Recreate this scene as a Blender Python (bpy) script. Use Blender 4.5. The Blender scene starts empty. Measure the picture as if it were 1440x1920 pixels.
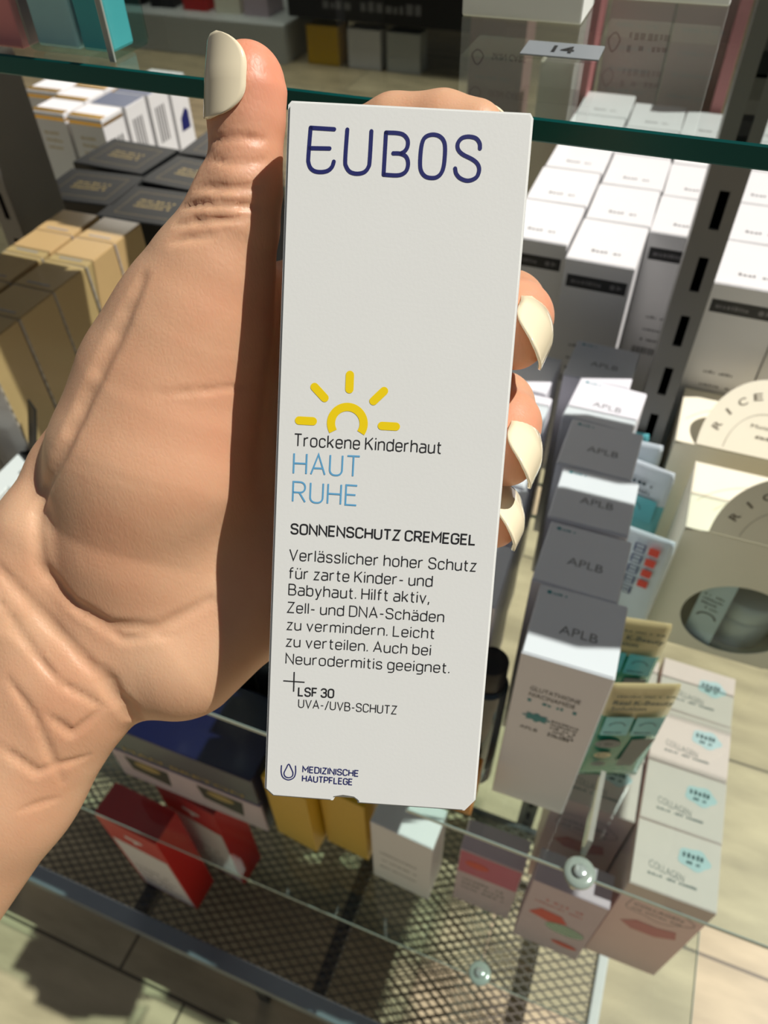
import bpy, bmesh, math, random
import numpy as np
from mathutils import Matrix, Vector
random.seed(7)
SC = bpy.context.scene
COL = SC.collection

# ------------------------------------------------------------------ camera, sky, sun, exposure
F_PX = 1406.0
CAM_H = 1.40
_d = np.array([750 - 720, 2290 - 960, F_PX]); _d = _d / np.linalg.norm(_d)          # straight down, seen from the camera
_l = np.array([-4315 - 720, -414 - 960, F_PX]); _l = _l / np.linalg.norm(_l)        # along the shelf, to the left
_l = _l - _d * _l.dot(_d); _l /= np.linalg.norm(_l)
_up = -_d; _X = -_l; _Y = np.cross(_up, _X)
RW = np.array([_X, _Y, _up])                                                        # camera axes -> room axes
CPOS = np.array([0, 0, CAM_H])

def to_world(c):
    return RW @ np.asarray(c, float) + CPOS

cam_data = bpy.data.cameras.new('camera')
cam = bpy.data.objects.new('camera', cam_data); COL.objects.link(cam)
mx = Matrix.Identity(4)
for i in range(3):
    mx[i][0] = RW[i][0]; mx[i][1] = -RW[i][1]; mx[i][2] = -RW[i][2]; mx[i][3] = CPOS[i]
cam.matrix_world = mx
cam_data.sensor_fit = 'VERTICAL'; cam_data.sensor_height = 24.0
cam_data.lens = 24.0 * F_PX / 1920.0
cam_data.clip_start = 0.01; cam_data.clip_end = 60
cam_data.dof.use_dof = True
cam_data.dof.focus_distance = 0.143
cam_data.dof.aperture_fstop = 19.0
SC.camera = cam

world = bpy.data.worlds.new('world'); SC.world = world; world.use_nodes = True
bg = world.node_tree.nodes['Background']
bg.inputs['Color'].default_value = (0.80, 0.88, 1.0, 1); bg.inputs['Strength'].default_value = 0.115

sun_data = bpy.data.lights.new('sun', 'SUN'); sun = bpy.data.objects.new('sun', sun_data); COL.objects.link(sun)
sun_data.energy = 4.9; sun_data.angle = math.radians(0.6); sun_data.color = (1.0, 0.955, 0.90)
SUN_TO = Vector((0.50, 0.17, 0.85)).normalized()
sun.rotation_euler = SUN_TO.to_track_quat('Z', 'Y').to_euler()
sun.location = (1.5, 0.4, 4)

shop = bpy.data.lights.new('aisle_fill_light', 'AREA'); shop_o = bpy.data.objects.new('aisle_fill_light', shop); COL.objects.link(shop_o)  # added fill lamp out of view, brightens the far aisle
shop.shape = 'RECTANGLE'; shop.size = 3.0; shop.size_y = 1.2; shop.energy = 75; shop.color = (1.0, 0.95, 0.86)
shop_o.location = (-2.0, 4.2, 2.95)

SC.view_settings.view_transform = 'Standard'; SC.view_settings.look = 'None'
SC.view_settings.gamma = 1.0; SC.view_settings.use_curve_mapping = False
SC.view_settings.exposure = 0.0
try:
    SC.cycles.transparent_max_bounces = 24
    SC.cycles.max_bounces = 10
except Exception:
    pass

# ------------------------------------------------------------------ materials
def srgb(r, g, b):
    f = lambda c: c / 12.92 if c <= 0.04045 else ((c + 0.055) / 1.055) ** 2.4
    return (f(r / 255), f(g / 255), f(b / 255), 1)

def pmat(name, col, rough=0.5, metal=0.0, noise=0.0, scale=60, bump=0.0, bscale=400, coat=0.0, spec=0.5):
    m = bpy.data.materials.new(name); m.use_nodes = True
    nt = m.node_tree; p = nt.nodes['Principled BSDF']
    p.inputs['Base Color'].default_value = col
    p.inputs['Roughness'].default_value = rough; p.inputs['Metallic'].default_value = metal
    p.inputs['Coat Weight'].default_value = coat; p.inputs['Coat Roughness'].default_value = 0.08
    p.inputs['Specular IOR Level'].default_value = spec
    tc = nt.nodes.new('ShaderNodeTexCoord')
    if noise > 0:
        n = nt.nodes.new('ShaderNodeTexNoise'); n.inputs['Scale'].default_value = scale; n.inputs['Detail'].default_value = 4
        nt.links.new(tc.outputs['Object'], n.inputs['Vector'])
        mix = nt.nodes.new('ShaderNodeMix'); mix.data_type = 'RGBA'
        mix.inputs[6].default_value = tuple(c * (1 - noise) for c in col[:3]) + (1,)
        mix.inputs[7].default_value = tuple(min(1, c * (1 + noise)) for c in col[:3]) + (1,)
        nt.links.new(n.outputs['Fac'], mix.inputs[0]); nt.links.new(mix.outputs[2], p.inputs['Base Color'])
    if bump > 0:
        n2 = nt.nodes.new('ShaderNodeTexNoise'); n2.inputs['Scale'].default_value = bscale; n2.inputs['Detail'].default_value = 3
        nt.links.new(tc.outputs['Object'], n2.inputs['Vector'])
        b = nt.nodes.new('ShaderNodeBump'); b.inputs['Strength'].default_value = bump; b.inputs['Distance'].default_value = 0.001
        nt.links.new(n2.outputs['Fac'], b.inputs['Height']); nt.links.new(b.outputs['Normal'], p.inputs['Normal'])
    return m

def glass_mat(name, tint):
    # thin pane: lets light straight through, mirrors by Fresnel
    m = bpy.data.materials.new(name); m.use_nodes = True; nt = m.node_tree
    for n in list(nt.nodes): nt.nodes.remove(n)
    out = nt.nodes.new('ShaderNodeOutputMaterial'); mix = nt.nodes.new('ShaderNodeMixShader')
    tr = nt.nodes.new('ShaderNodeBsdfTransparent'); tr.inputs['Color'].default_value = tint
    gl = nt.nodes.new('ShaderNodeBsdfGlossy'); gl.inputs['Roughness'].default_value = 0.015
    fr = nt.nodes.new('ShaderNodeFresnel'); fr.inputs['IOR'].default_value = 1.45
    geo = nt.nodes.new('ShaderNodeNewGeometry')
    # same Fresnel from both sides of the pane
    dot = nt.nodes.new('ShaderNodeVectorMath'); dot.operation = 'DOT_PRODUCT'
    ab = nt.nodes.new('ShaderNodeMath'); ab.operation = 'ABSOLUTE'
    sub = nt.nodes.new('ShaderNodeMath'); sub.operation = 'SUBTRACT'; sub.inputs[0].default_value = 1.0
    pw = nt.nodes.new('ShaderNodeMath'); pw.operation = 'POWER'; pw.inputs[1].default_value = 5.0
    ma = nt.nodes.new('ShaderNodeMath'); ma.operation = 'MULTIPLY_ADD'; ma.inputs[1].default_value = 0.96; ma.inputs[2].default_value = 0.035
    nt.nodes.remove(fr)
    nt.links.new(geo.outputs['Normal'], dot.inputs[0]); nt.links.new(geo.outputs['Incoming'], dot.inputs[1])
    nt.links.new(dot.outputs['Value'], ab.inputs[0]); nt.links.new(ab.outputs[0], sub.inputs[1])
    nt.links.new(sub.outputs[0], pw.inputs[0]); nt.links.new(pw.outputs[0], ma.inputs[0])
    nt.links.new(ma.outputs[0], mix.inputs[0]); nt.links.new(tr.outputs[0], mix.inputs[1]); nt.links.new(gl.outputs[0], mix.inputs[2])
    nt.links.new(mix.outputs[0], out.inputs['Surface'])
    return m

M = {}
M['white'] = pmat('white_card', srgb(228, 227, 228), 0.42, noise=0.02, scale=40, bump=0.02)
M['white_satin'] = pmat('white_satin_card', srgb(232, 231, 238), 0.30, noise=0.02, scale=40)
M['eubos'] = pmat('matt_white_card', srgb(224, 226, 222), 0.50, noise=0.012, scale=90, bump=0.02, bscale=1500)
M['cream'] = pmat('cream_card', srgb(243, 236, 214), 0.5, noise=0.02)
M['pink'] = pmat('pale_pink_card', srgb(236, 206, 203), 0.45, noise=0.03)
M['rose'] = pmat('rose_card', srgb(205, 130, 132), 0.5, noise=0.05)
M['dusty'] = pmat('dusty_pink_card', srgb(150, 118, 112), 0.5, noise=0.08)
M['kraft'] = pmat('kraft_card', srgb(188, 158, 110), 0.38, noise=0.07, scale=25, coat=0.3)
M['kraft_seam'] = pmat('pale_seal', srgb(172, 160, 150), 0.25, noise=0.1, coat=0.5)
M['black'] = pmat('black_card', srgb(27, 27, 29), 0.42, noise=0.1, spec=0.3)
M['gold'] = pmat('gold_foil', srgb(222, 176, 70), 0.28, metal=0.9, noise=0.1)
M['goldtext'] = pmat('gold_print', srgb(170, 145, 90), 0.35, metal=0.6)
M['slate'] = pmat('slate_card', srgb(88, 96, 118), 0.35, noise=0.05)
M['navy'] = pmat('navy_card', srgb(18, 22, 62), 0.35, noise=0.15, coat=0.2)
M['red'] = pmat('red_card', srgb(196, 26, 24), 0.4, noise=0.05)
M['yellow'] = pmat('yellow_card', srgb(216, 172, 30), 0.4, noise=0.05)
M['orange'] = pmat('orange_card', srgb(230, 150, 60), 0.4, noise=0.05)
M['magenta'] = pmat('magenta_card', srgb(190, 70, 110), 0.4, noise=0.08)
M['lilac'] = pmat('lilac_card', srgb(200, 180, 190), 0.4, noise=0.08)
M['green'] = pmat('green_pouch', srgb(36, 128, 100), 0.22, noise=0.08, coat=0.5)
M['teal'] = pmat('teal_print', srgb(95, 178, 186), 0.25, noise=0.08, coat=0.4)
M['tan'] = pmat('tan_print', srgb(190, 172, 128), 0.3, noise=0.05, coat=0.3)
M['foil'] = pmat('pale_foil', srgb(205, 216, 224), 0.22, noise=0.08, coat=0.5)
M['ink'] = pmat('black_ink', srgb(32, 32, 34), 0.5, noise=0.02)
M['greyink'] = pmat('grey_ink', srgb(116, 114, 116), 0.5, noise=0.02)
M['navyink'] = pmat('navy_ink', srgb(28, 34, 98), 0.45, noise=0.02)
M['blueink'] = pmat('sky_blue_ink', srgb(96, 164, 206), 0.5, noise=0.02)
M['yellowink'] = pmat('yellow_ink', srgb(238, 208, 0), 0.5, noise=0.02)
M['redink'] = pmat('red_ink', srgb(214, 70, 52), 0.5, noise=0.02)
M['tealink'] = pmat('teal_ink', srgb(40, 140, 150), 0.5, noise=0.02)
M['darktext'] = pmat('dark_green_ink', srgb(24, 52, 60), 0.5, noise=0.02)
M['steel'] = pmat('grey_powder_coat', srgb(118, 116, 112), 0.42, noise=0.05, scale=30, bump=0.05)
M['steel_dark'] = pmat('dark_grey_powder_coat', srgb(64, 64, 66), 0.45, noise=0.05, scale=30)
M['bar'] = pmat('blue_grey_bar', srgb(120, 128, 136), 0.35, noise=0.05)
M['wire'] = pmat('mesh_metal', srgb(84, 78, 70), 0.4, metal=0.4, noise=0.1)
M['slot'] = pmat('dark_inside', srgb(10, 10, 10), 0.8, noise=0.1)
M['clear'] = glass_mat('shelf_glass', (0.90, 0.955, 0.935, 1))
M['pane'] = glass_mat('divider_glass', (0.93, 0.97, 0.96, 1))
M['tealclear'] = glass_mat('teal_acrylic', (0.74, 0.93, 0.91, 1))
M['edge'] = pmat('green_glass_edge', srgb(5, 80, 76), 0.3, noise=0.5, scale=9, spec=0.25)
M['edge_pale'] = pmat('pale_glass_edge', srgb(170, 190, 184), 0.2, noise=0.2, scale=15, coat=0.4)
M['edge_grey'] = pmat('grey_divider_edge', srgb(150, 146, 138), 0.3, noise=0.1)
M['chrome'] = pmat('clip_metal', srgb(205, 212, 208), 0.14, metal=0.55, noise=0.05)
M['rubber'] = pmat('clear_rubber', srgb(150, 158, 150), 0.2, noise=0.1, coat=0.6)
M['plinth'] = pmat('pale_grey_plinth', srgb(190, 192, 190), 0.5, noise=0.03)
M['wall'] = pmat('wall_paint', srgb(140, 138, 134), 0.8, noise=0.05, scale=3)
M['ceil'] = pmat('ceiling_paint', srgb(180, 178, 174), 0.8, noise=0.03, scale=3)
M['tube'] = pmat('dark_glossy_tube', srgb(16, 44, 50), 0.10, noise=0.1, coat=0.8)
M['ricegrey'] = pmat('rice_ink', srgb(120, 110, 92), 0.5, noise=0.02)
M['greytag'] = pmat('grey_tag_card', srgb(128, 134, 138), 0.5, noise=0.03)
M['jar'] = pmat('white_jar', srgb(216, 218, 220), 0.25, noise=0.02, coat=0.4)

def floor_mat():
    m = bpy.data.materials.new('stone_planks'); m.use_nodes = True; nt = m.node_tree; p = nt.nodes['Principled BSDF']
    tc = nt.nodes.new('ShaderNodeTexCoord')
    mp = nt.nodes.new('ShaderNodeMapping'); mp.inputs['Location'].default_value = (-0.322, -0.113, 0)
    br = nt.nodes.new('ShaderNodeTexBrick')
    br.inputs['Scale'].default_value = 1.0; br.inputs['Brick Width'].default_value = 0.73; br.inputs['Row Height'].default_value = 0.365
    br.inputs['Mortar Size'].default_value = 0.0028; br.offset = 0.17
    br.inputs['Color1'].default_value = srgb(192, 178, 148); br.inputs['Color2'].default_value = srgb(180, 165, 135)
    br.inputs['Mortar'].default_value = srgb(104, 94, 76)
    n = nt.nodes.new('ShaderNodeTexNoise'); n.inputs['Scale'].default_value = 9; n.inputs['Detail'].default_value = 8
    mp2 = nt.nodes.new('ShaderNodeMapping'); mp2.inputs['Scale'].default_value = (0.6, 2.2, 1)
    mix = nt.nodes.new('ShaderNodeMix'); mix.data_type = 'RGBA'; mix.blend_type = 'MULTIPLY'; mix.inputs[0].default_value = 1.0
    cr = nt.nodes.new('ShaderNodeValToRGB'); cr.color_ramp.elements[0].color = (0.66, 0.64, 0.60, 1); cr.color_ramp.elements[0].position = 0.3
    cr.color_ramp.elements[1].color = (1.08, 1.06, 1.02, 1); cr.color_ramp.elements[1].position = 0.7
    L = nt.links
    L.new(tc.outputs['Object'], mp.inputs['Vector']); L.new(mp.outputs[0], br.inputs['Vector'])
    L.new(tc.outputs['Object'], mp2.inputs['Vector']); L.new(mp2.outputs[0], n.inputs['Vector'])
    L.new(n.outputs['Fac'], cr.inputs[0]); L.new(br.outputs['Color'], mix.inputs[6]); L.new(cr.outputs[0], mix.inputs[7])
    L.new(mix.outputs[2], p.inputs['Base Color']); p.inputs['Roughness'].default_value = 0.45
    return m
M['floor'] = floor_mat()

def skin_mat():
    m = bpy.data.materials.new('skin'); m.use_nodes = True; nt = m.node_tree; p = nt.nodes['Principled BSDF']
    L = nt.links
    tc = nt.nodes.new('ShaderNodeTexCoord')
    n = nt.nodes.new('ShaderNodeTexNoise'); n.inputs['Scale'].default_value = 38; n.inputs['Detail'].default_value = 3
    cr = nt.nodes.new('ShaderNodeValToRGB')
    cr.color_ramp.elements[0].position = 0.32; cr.color_ramp.elements[0].color = srgb(204, 154, 120)
    cr.color_ramp.elements[1].position = 0.68; cr.color_ramp.elements[1].color = srgb(210, 170, 136)
    L.new(tc.outputs['Object'], n.inputs['Vector']); L.new(n.outputs['Fac'], cr.inputs[0]); L.new(cr.outputs[0], p.inputs['Base Color'])
    at_ = nt.nodes.new('ShaderNodeAttribute'); at_.attribute_name = 'flush'
    mr = nt.nodes.new('ShaderNodeMix'); mr.data_type = 'RGBA'; mr.inputs[7].default_value = srgb(218, 136, 108)
    L.new(at_.outputs['Fac'], mr.inputs[0]); L.new(cr.outputs[0], mr.inputs[6]); L.new(mr.outputs[2], p.inputs['Base Color'])
    p.inputs['Subsurface Weight'].default_value = 0.35
    p.inputs['Subsurface Radius'].default_value = (1.0, 0.32, 0.16); p.inputs['Subsurface Scale'].default_value = 0.0032
    p.inputs['Roughness'].default_value = 0.46; p.inputs['Specular IOR Level'].default_value = 0.42
    # fine skin lines
    mp = nt.nodes.new('ShaderNodeMapping'); mp.inputs['Scale'].default_value = (1.0, 1.0, 0.35)
    v = nt.nodes.new('ShaderNodeTexVoronoi'); v.inputs['Scale'].default_value = 1100; v.feature = 'DISTANCE_TO_EDGE'
    n2 = nt.nodes.new('ShaderNodeTexNoise'); n2.inputs['Scale'].default_value = 260; n2.inputs['Detail'].default_value = 5
    add = nt.nodes.new('ShaderNodeMath'); add.operation = 'MULTIPLY_ADD'; add.inputs[1].default_value = 0.5
    b = nt.nodes.new('ShaderNodeBump'); b.inputs['Strength'].default_value = 0.20; b.inputs['Distance'].default_value = 0.0006
    L.new(tc.outputs['Object'], mp.inputs['Vector']); L.new(mp.outputs[0], v.inputs['Vector']); L.new(mp.outputs[0], n2.inputs['Vector'])
    L.new(v.outputs['Distance'], add.inputs[0]); L.new(n2.outputs['Fac'], add.inputs[2]); L.new(add.outputs[0], b.inputs['Height'])
    L.new(b.outputs['Normal'], p.inputs['Normal'])
    return m
M['skin'] = skin_mat()
M['nail'] = pmat('cream_nail_polish', srgb(236, 224, 192), 0.14, noise=0.02, scale=120, coat=0.7)

# ------------------------------------------------------------------ builders
def tag(o, label=None, cat=None, group=None, kind=None):
    if label: o['label'] = label
    if cat: o['category'] = cat
    if group: o['group'] = group
    if kind: o['kind'] = kind
    return o

def obj_from_bm(name, bm, mat, parent=None, smooth=False):
    me = bpy.data.meshes.new(name); bm.normal_update(); bm.to_mesh(me); bm.free()
    for m in (mat if isinstance(mat, (list, tuple)) else [mat]): me.materials.append(m)
    if smooth:
        for p in me.polygons: p.use_smooth = True
    o = bpy.data.objects.new(name, me); COL.objects.link(o)
    if parent: o.parent = parent
    return o

def empty(name, loc=(0, 0, 0), rz=0.0):
    o = bpy.data.objects.new(name, None); COL.objects.link(o); o.location = loc; o.rotation_euler = (0, 0, rz)
    o.empty_display_size = 0.02
    return o

def copy_tree(o, parent=None):
    c = o.copy(); COL.objects.link(c)
    if parent: c.parent = parent
    for ch in [x for x in SC.objects if x.parent == o]: copy_tree(ch, c)
    return c

def bx(bm, x0, x1, y0, y1, z0, z1, bev=0.0, seg=2, mi=0):
    vs = [bm.verts.new(p) for p in ((x0, y0, z0), (x1, y0, z0), (x1, y1, z0), (x0, y1, z0), (x0, y0, z1), (x1, y0, z1), (x1, y1, z1), (x0, y1, z1))]
    fs = [bm.faces.new([vs[i] for i in q]) for q in ((3, 2, 1, 0), (4, 5, 6, 7), (0, 1, 5, 4), (1, 2, 6, 5), (2, 3, 7, 6), (3, 0, 4, 7))]
    for f in fs: f.material_index = mi
    if bev > 0:
        es = list({e for f in fs for e in f.edges})
        bmesh.ops.bevel(bm, geom=es, offset=bev, segments=seg, affect='EDGES', profile=0.5)
    return fs

def box_obj(name, x0, x1, y0, y1, z0, z1, mat, parent=None, bev=0.0005):
    bm = bmesh.new(); bx(bm, x0, x1, y0, y1, z0, z1, bev); return obj_from_bm(name, bm, mat, parent)

def prism(bm, pts, t, frame):
    """outline pts (2D) extruded by t; frame(u, v, w) -> 3D"""
    a = [bm.verts.new(frame(u, v, 0)) for u, v in pts]; b = [bm.verts.new(frame(u, v, t)) for u, v in pts]
    bm.faces.new(a); bm.faces.new(b[::-1]); n = len(pts)
    for i in range(n): bm.faces.new((a[i], b[i], b[(i + 1) % n], a[(i + 1) % n]))

def fix_normals(bm):
    bmesh.ops.recalc_face_normals(bm, faces=bm.faces)

def cyl(bm, c, axis, r0, r1, h, n=28):
    c = Vector(c); ax = Vector(axis).normalized(); u = ax.orthogonal().normalized(); v = ax.cross(u)
    A = [bm.verts.new(c + (u * math.cos(2 * math.pi * i / n) + v * math.sin(2 * math.pi * i / n)) * r0) for i in range(n)]
    B = [bm.verts.new(c + ax * h + (u * math.cos(2 * math.pi * i / n) + v * math.sin(2 * math.pi * i / n)) * r1) for i in range(n)]
    for i in range(n): bm.faces.new((A[i], A[(i + 1) % n], B[(i + 1) % n], B[i]))
    bm.faces.new(A[::-1]); bm.faces.new(B)

def lathe(bm, prof, c, n=40):
    rings = []
    for r, z in prof:
        rings.append([bm.verts.new((c[0] + r * math.cos(2 * math.pi * i / n), c[1] + r * math.sin(2 * math.pi * i / n), c[2] + z)) for i in range(n)])
    for a, b in zip(rings, rings[1:]):
        for i in range(n): bm.faces.new((a[i], a[(i + 1) % n], b[(i + 1) % n], b[i]))
    bm.faces.new(rings[0][::-1]); bm.faces.new(rings[-1])

# --- flat print: everything printed is a thin film lying on its panel
FRONT = Matrix(((1, 0, 0, 0), (0, 0, -1, 0), (0, 1, 0, 0), (0, 0, 0, 1)))     # text plane -> front face (x, z), facing -Y
TOP = Matrix.Identity(4)
RIGHT = Matrix(((0, 0, 1, 0), (1, 0, 0, 0), (0, 1, 0, 0), (0, 0, 0, 1)))      # text plane -> right face (y, z), facing +X
_DG = {}
def text_mesh(s, weight=0.0):
    key = (s, weight)
    if key in _DG: return _DG[key]
    cu = bpy.data.curves.new('lettering', 'FONT'); cu.body = s; cu.size = 1.0; cu.offset = weight; cu.extrude = 0.0; cu.resolution_u = 3
    to = bpy.data.objects.new('lettering', cu); COL.objects.link(to)
    dg = bpy.context.evaluated_depsgraph_get(); dg.update()
    me = bpy.data.meshes.new_from_object(to.evaluated_get(dg))
    co = np.array([v.co[:] for v in me.vertices]); faces = [tuple(p.vertices) for p in me.polygons]
    bpy.data.objects.remove(to); bpy.data.curves.remove(cu); bpy.data.meshes.remove(me)
    _DG[key] = (co, faces); return _DG[key]

def add_text(bm, s, x0, x1, y, cap, M4, z=0.0001, weight=0.0, y1=None, mi=0):
    """words from x0 to x1 on baseline y (rising to y1), capitals cap high, in the text plane carried by M4"""
    co, faces = text_mesh(s, weight)
    lo = co[:, 0].min(); hi = co[:, 0].max(); sx = (x1 - x0) / (hi - lo); sy = cap / 0.727
    y1 = y if y1 is None else y1
    vs = []
    for p in co:
        X = x0 + (p[0] - lo) * sx; Y = y + p[1] * sy + (y1 - y) * (X - x0) / (x1 - x0)
        vs.append(bm.verts.new(M4 @ Vector((X, Y, z))))
    for f in faces:
        try: bm.faces.new([vs[i] for i in f]).material_index = mi
        except ValueError: pass

def add_poly(bm, pts, M4, z=0.0001, mi=0):
    f = bm.faces.new([bm.verts.new(M4 @ Vector((x, y, z))) for x, y in pts]); f.material_index = mi
    return f

def rect(bm, x0, x1, y0, y1, M4, z=0.0001, mi=0):
    return add_poly(bm, [(x0, y0), (x1, y0), (x1, y1), (x0, y1)], M4, z, mi)

def disc(bm, cx, cy, rx, ry, M4, z=0.0001, n=36, mi=0):
    return add_poly(bm, [(cx + rx * math.cos(2 * math.pi * i / n), cy + ry * math.sin(2 * math.pi * i / n)) for i in range(n)], M4, z, mi)

def smooth_line(pts, closed=False, sub=6):
    if len(pts) < 3: return pts
    out = []; n = len(pts); rng = range(n if closed else n - 1)
    for i in rng:
        p0 = pts[(i - 1) % n] if closed or i > 0 else pts[i]; p1 = pts[i]; p2 = pts[(i + 1) % n]
        p3 = pts[(i + 2) % n] if closed or i + 2 < n else p2
        for k in range(sub):
            t = k / sub
            out.append(tuple(0.5 * (2 * p1[j] + (p2[j] - p0[j]) * t + (2 * p0[j] - 5 * p1[j] + 4 * p2[j] - p3[j]) * t * t + (3 * p1[j] - p0[j] - 3 * p2[j] + p3[j]) * t ** 3) for j in (0, 1)))
    if not closed: out.append(pts[-1])
    return out

def stroke(bm, pts, w, M4, z=0.0001, closed=False, caps=True, mi=0):
    pts = [np.array(p, float) for p in pts]; n = len(pts); L = []; Rr = []
    for i in range(n):
        a = pts[(i - 1) % n] if closed or i > 0 else pts[i]; b = pts[(i + 1) % n] if closed or i < n - 1 else pts[i]
        t = b - a; t /= (np.linalg.norm(t) + 1e-12); nn = np.array([-t[1], t[0]])
        L.append(bm.verts.new(M4 @ Vector((*(pts[i] + nn * w / 2), z)))); Rr.append(bm.verts.new(M4 @ Vector((*(pts[i] - nn * w / 2), z))))
    for i in range(n if closed else n - 1):
        j = (i + 1) % n; bm.faces.new((L[i], Rr[i], Rr[j], L[j])).material_index = mi
    if caps and not closed:
        for k, vl, vr in ((0, L[0], Rr[0]), (n - 1, Rr[-1], L[-1])):
            t = (pts[0] - pts[1]) if k == 0 else (pts[-1] - pts[-2]); t /= np.linalg.norm(t)
            nn = np.array([-t[1], t[0]]); arc = []
            for q in range(1, 8):
                g = math.pi * q / 8; p = pts[k] + (nn * math.cos(g) + t * math.sin(g)) * w / 2
                arc.append(bm.verts.new(M4 @ Vector((*p, z))))
            bm.faces.new([vr if k == 0 else vr, *arc, vl] if True else arc).material_index = mi

def scribble(bm, x0, x1, y, h, M4, seed=0, z=0.0001, mi=0):
    """print too small to read: a row of short upright dashes"""
    r = random.Random(seed); x = x0
    while x < x1:
        w = h * r.uniform(0.35, 0.8)
        if x + w > x1: break
        if r.random() < 0.86: rect(bm, x, x + w, y, y + h * r.uniform(0.6, 1.0), M4, z, mi)
        x += w + h * r.uniform(0.15, 0.4)

def at(M4, T):    # text plane moved to a panel
    return Matrix.Translation(T) @ M4

def carton_parts(root, w, d, h, mat, flap=None):
    """folded carton: bevelled body and the tuck flap that closes it, origin at bottom centre"""
    bm = bmesh.new(); bx(bm, -w / 2, w / 2, -d / 2, d / 2, 0, h - 0.0006, 0.0007)
    # glued side seam and tuck slits
    bx(bm, -w / 2 + 0.002, -w / 2 + 0.0028, d / 2 - 0.0004, d / 2 + 0.0003, 0.002, h - 0.003)
    body = obj_from_bm('carton_body', bm, mat, root)
    bm = bmesh.new(); bx(bm, -w / 2 + 0.0005, w / 2 - 0.0005, -d / 2 + 0.0009, d / 2, h - 0.0007, h, 0.0003, 1)
    fl = obj_from_bm('top_flap', bm, flap or mat, root)
    return body, fl

def print_part(name, root, mats, fill):
    bm = bmesh.new(); fill(bm); return obj_from_bm(name, bm, mats, root)

# ------------------------------------------------------------------ the setting
bm = bmesh.new(); bx(bm, -9, 7, -3, 7.2, -0.05, 0)
tag(obj_from_bm('floor', bm, M['floor']), kind='structure')
bm = bmesh.new(); bx(bm, -9, 7, 7.0, 7.1, 0, 3.0)
tag(obj_from_bm('wall_back', bm, M['wall']), kind='structure')  # unseen wall, added so the top glass mirrors something dark
bm = bmesh.new(); bx(bm, -9, 7, 2.2, 7.1, 3.0, 3.08)
tag(obj_from_bm('shade_roof', bm, M['ceil']), kind='structure')  # partial roof out of view, added to shade the far aisle floor

ZA, ZB, ZT, ZD = 0.87, 0.505, 1.331, 0.165        # glass shelves and the mesh deck

def glass_sheet(name, x0, x1, y0, y1, ztop, t, label, group, edge='edge'):
    bm = bmesh.new(); fs = bx(bm, x0, x1, y0, y1, ztop - t, ztop, 0.0)
    for i, f in enumerate(fs): f.material_index = 0 if i < 2 else 1
    es = [e for e in bm.edges if abs(e.verts[0].co.z - e.verts[1].co.z) < 1e-6]
    bmesh.ops.bevel(bm, geom=es, offset=0.0005, segments=1, affect='EDGES')
    for f in bm.faces:
        if abs(f.normal.z) < 0.9: f.material_index = 1
    bm.normal_update()
    for f in bm.faces: f.material_index = 0 if abs(f.normal.z) > 0.95 else 1
    return tag(obj_from_bm(name, bm, [M['clear'], M[edge]]), label, 'shelf', group)

glass_sheet('glass_shelf', -0.62, 0.72, 0.200, 0.510, ZT, 0.0058, 'clear glass shelf with thick dark green front edge across the top of the picture', 'glass shelves')
glass_sheet('glass_shelf', -0.62, -0.12, 0.560, 0.86, ZT, 0.0058, 'clear glass shelf added out of view on the far side under the shading cartons', 'glass shelves')  # unseen, added to carry cartons that shade the kraft stock
glass_sheet('glass_shelf', 0.32, 0.72, 0.560, 0.86, ZT, 0.0058, 'clear glass shelf added past the right frame edge under the far shade boxes', 'glass shelves')  # unseen, added to carry boxes that shade the mesh deck
glass_sheet('glass_shelf', -0.070, 0.40, 0.200, 0.512, ZA, 0.005, 'clear glass shelf carrying the white cream cartons right of the hand', 'glass shelves', 'edge_pale')
glass_sheet('glass_shelf', -0.66, -0.073, 0.216, 0.512, ZA, 0.005, 'clear glass shelf behind the hand carrying the kraft cartons', 'glass shelves', 'edge_pale')
glass_sheet('glass_shelf', -1.02, 0.40, 0.556, 1.10, ZA, 0.005, 'clear glass shelf on the far side carrying black and tall white cartons', 'glass shelves', 'edge_pale')
glass_sheet('glass_shelf', -0.66, 0.010, 0.200, 0.512, ZB, 0.005, 'lower clear glass shelf carrying the yellow and navy cartons', 'glass shelves', 'edge_pale')
glass_sheet('glass_shelf', 0.013, 0.22, 0.200, 0.512, ZB, 0.005, 'lower clear glass shelf carrying the pale pink cartons', 'glass shelves', 'edge_pale')

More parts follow.
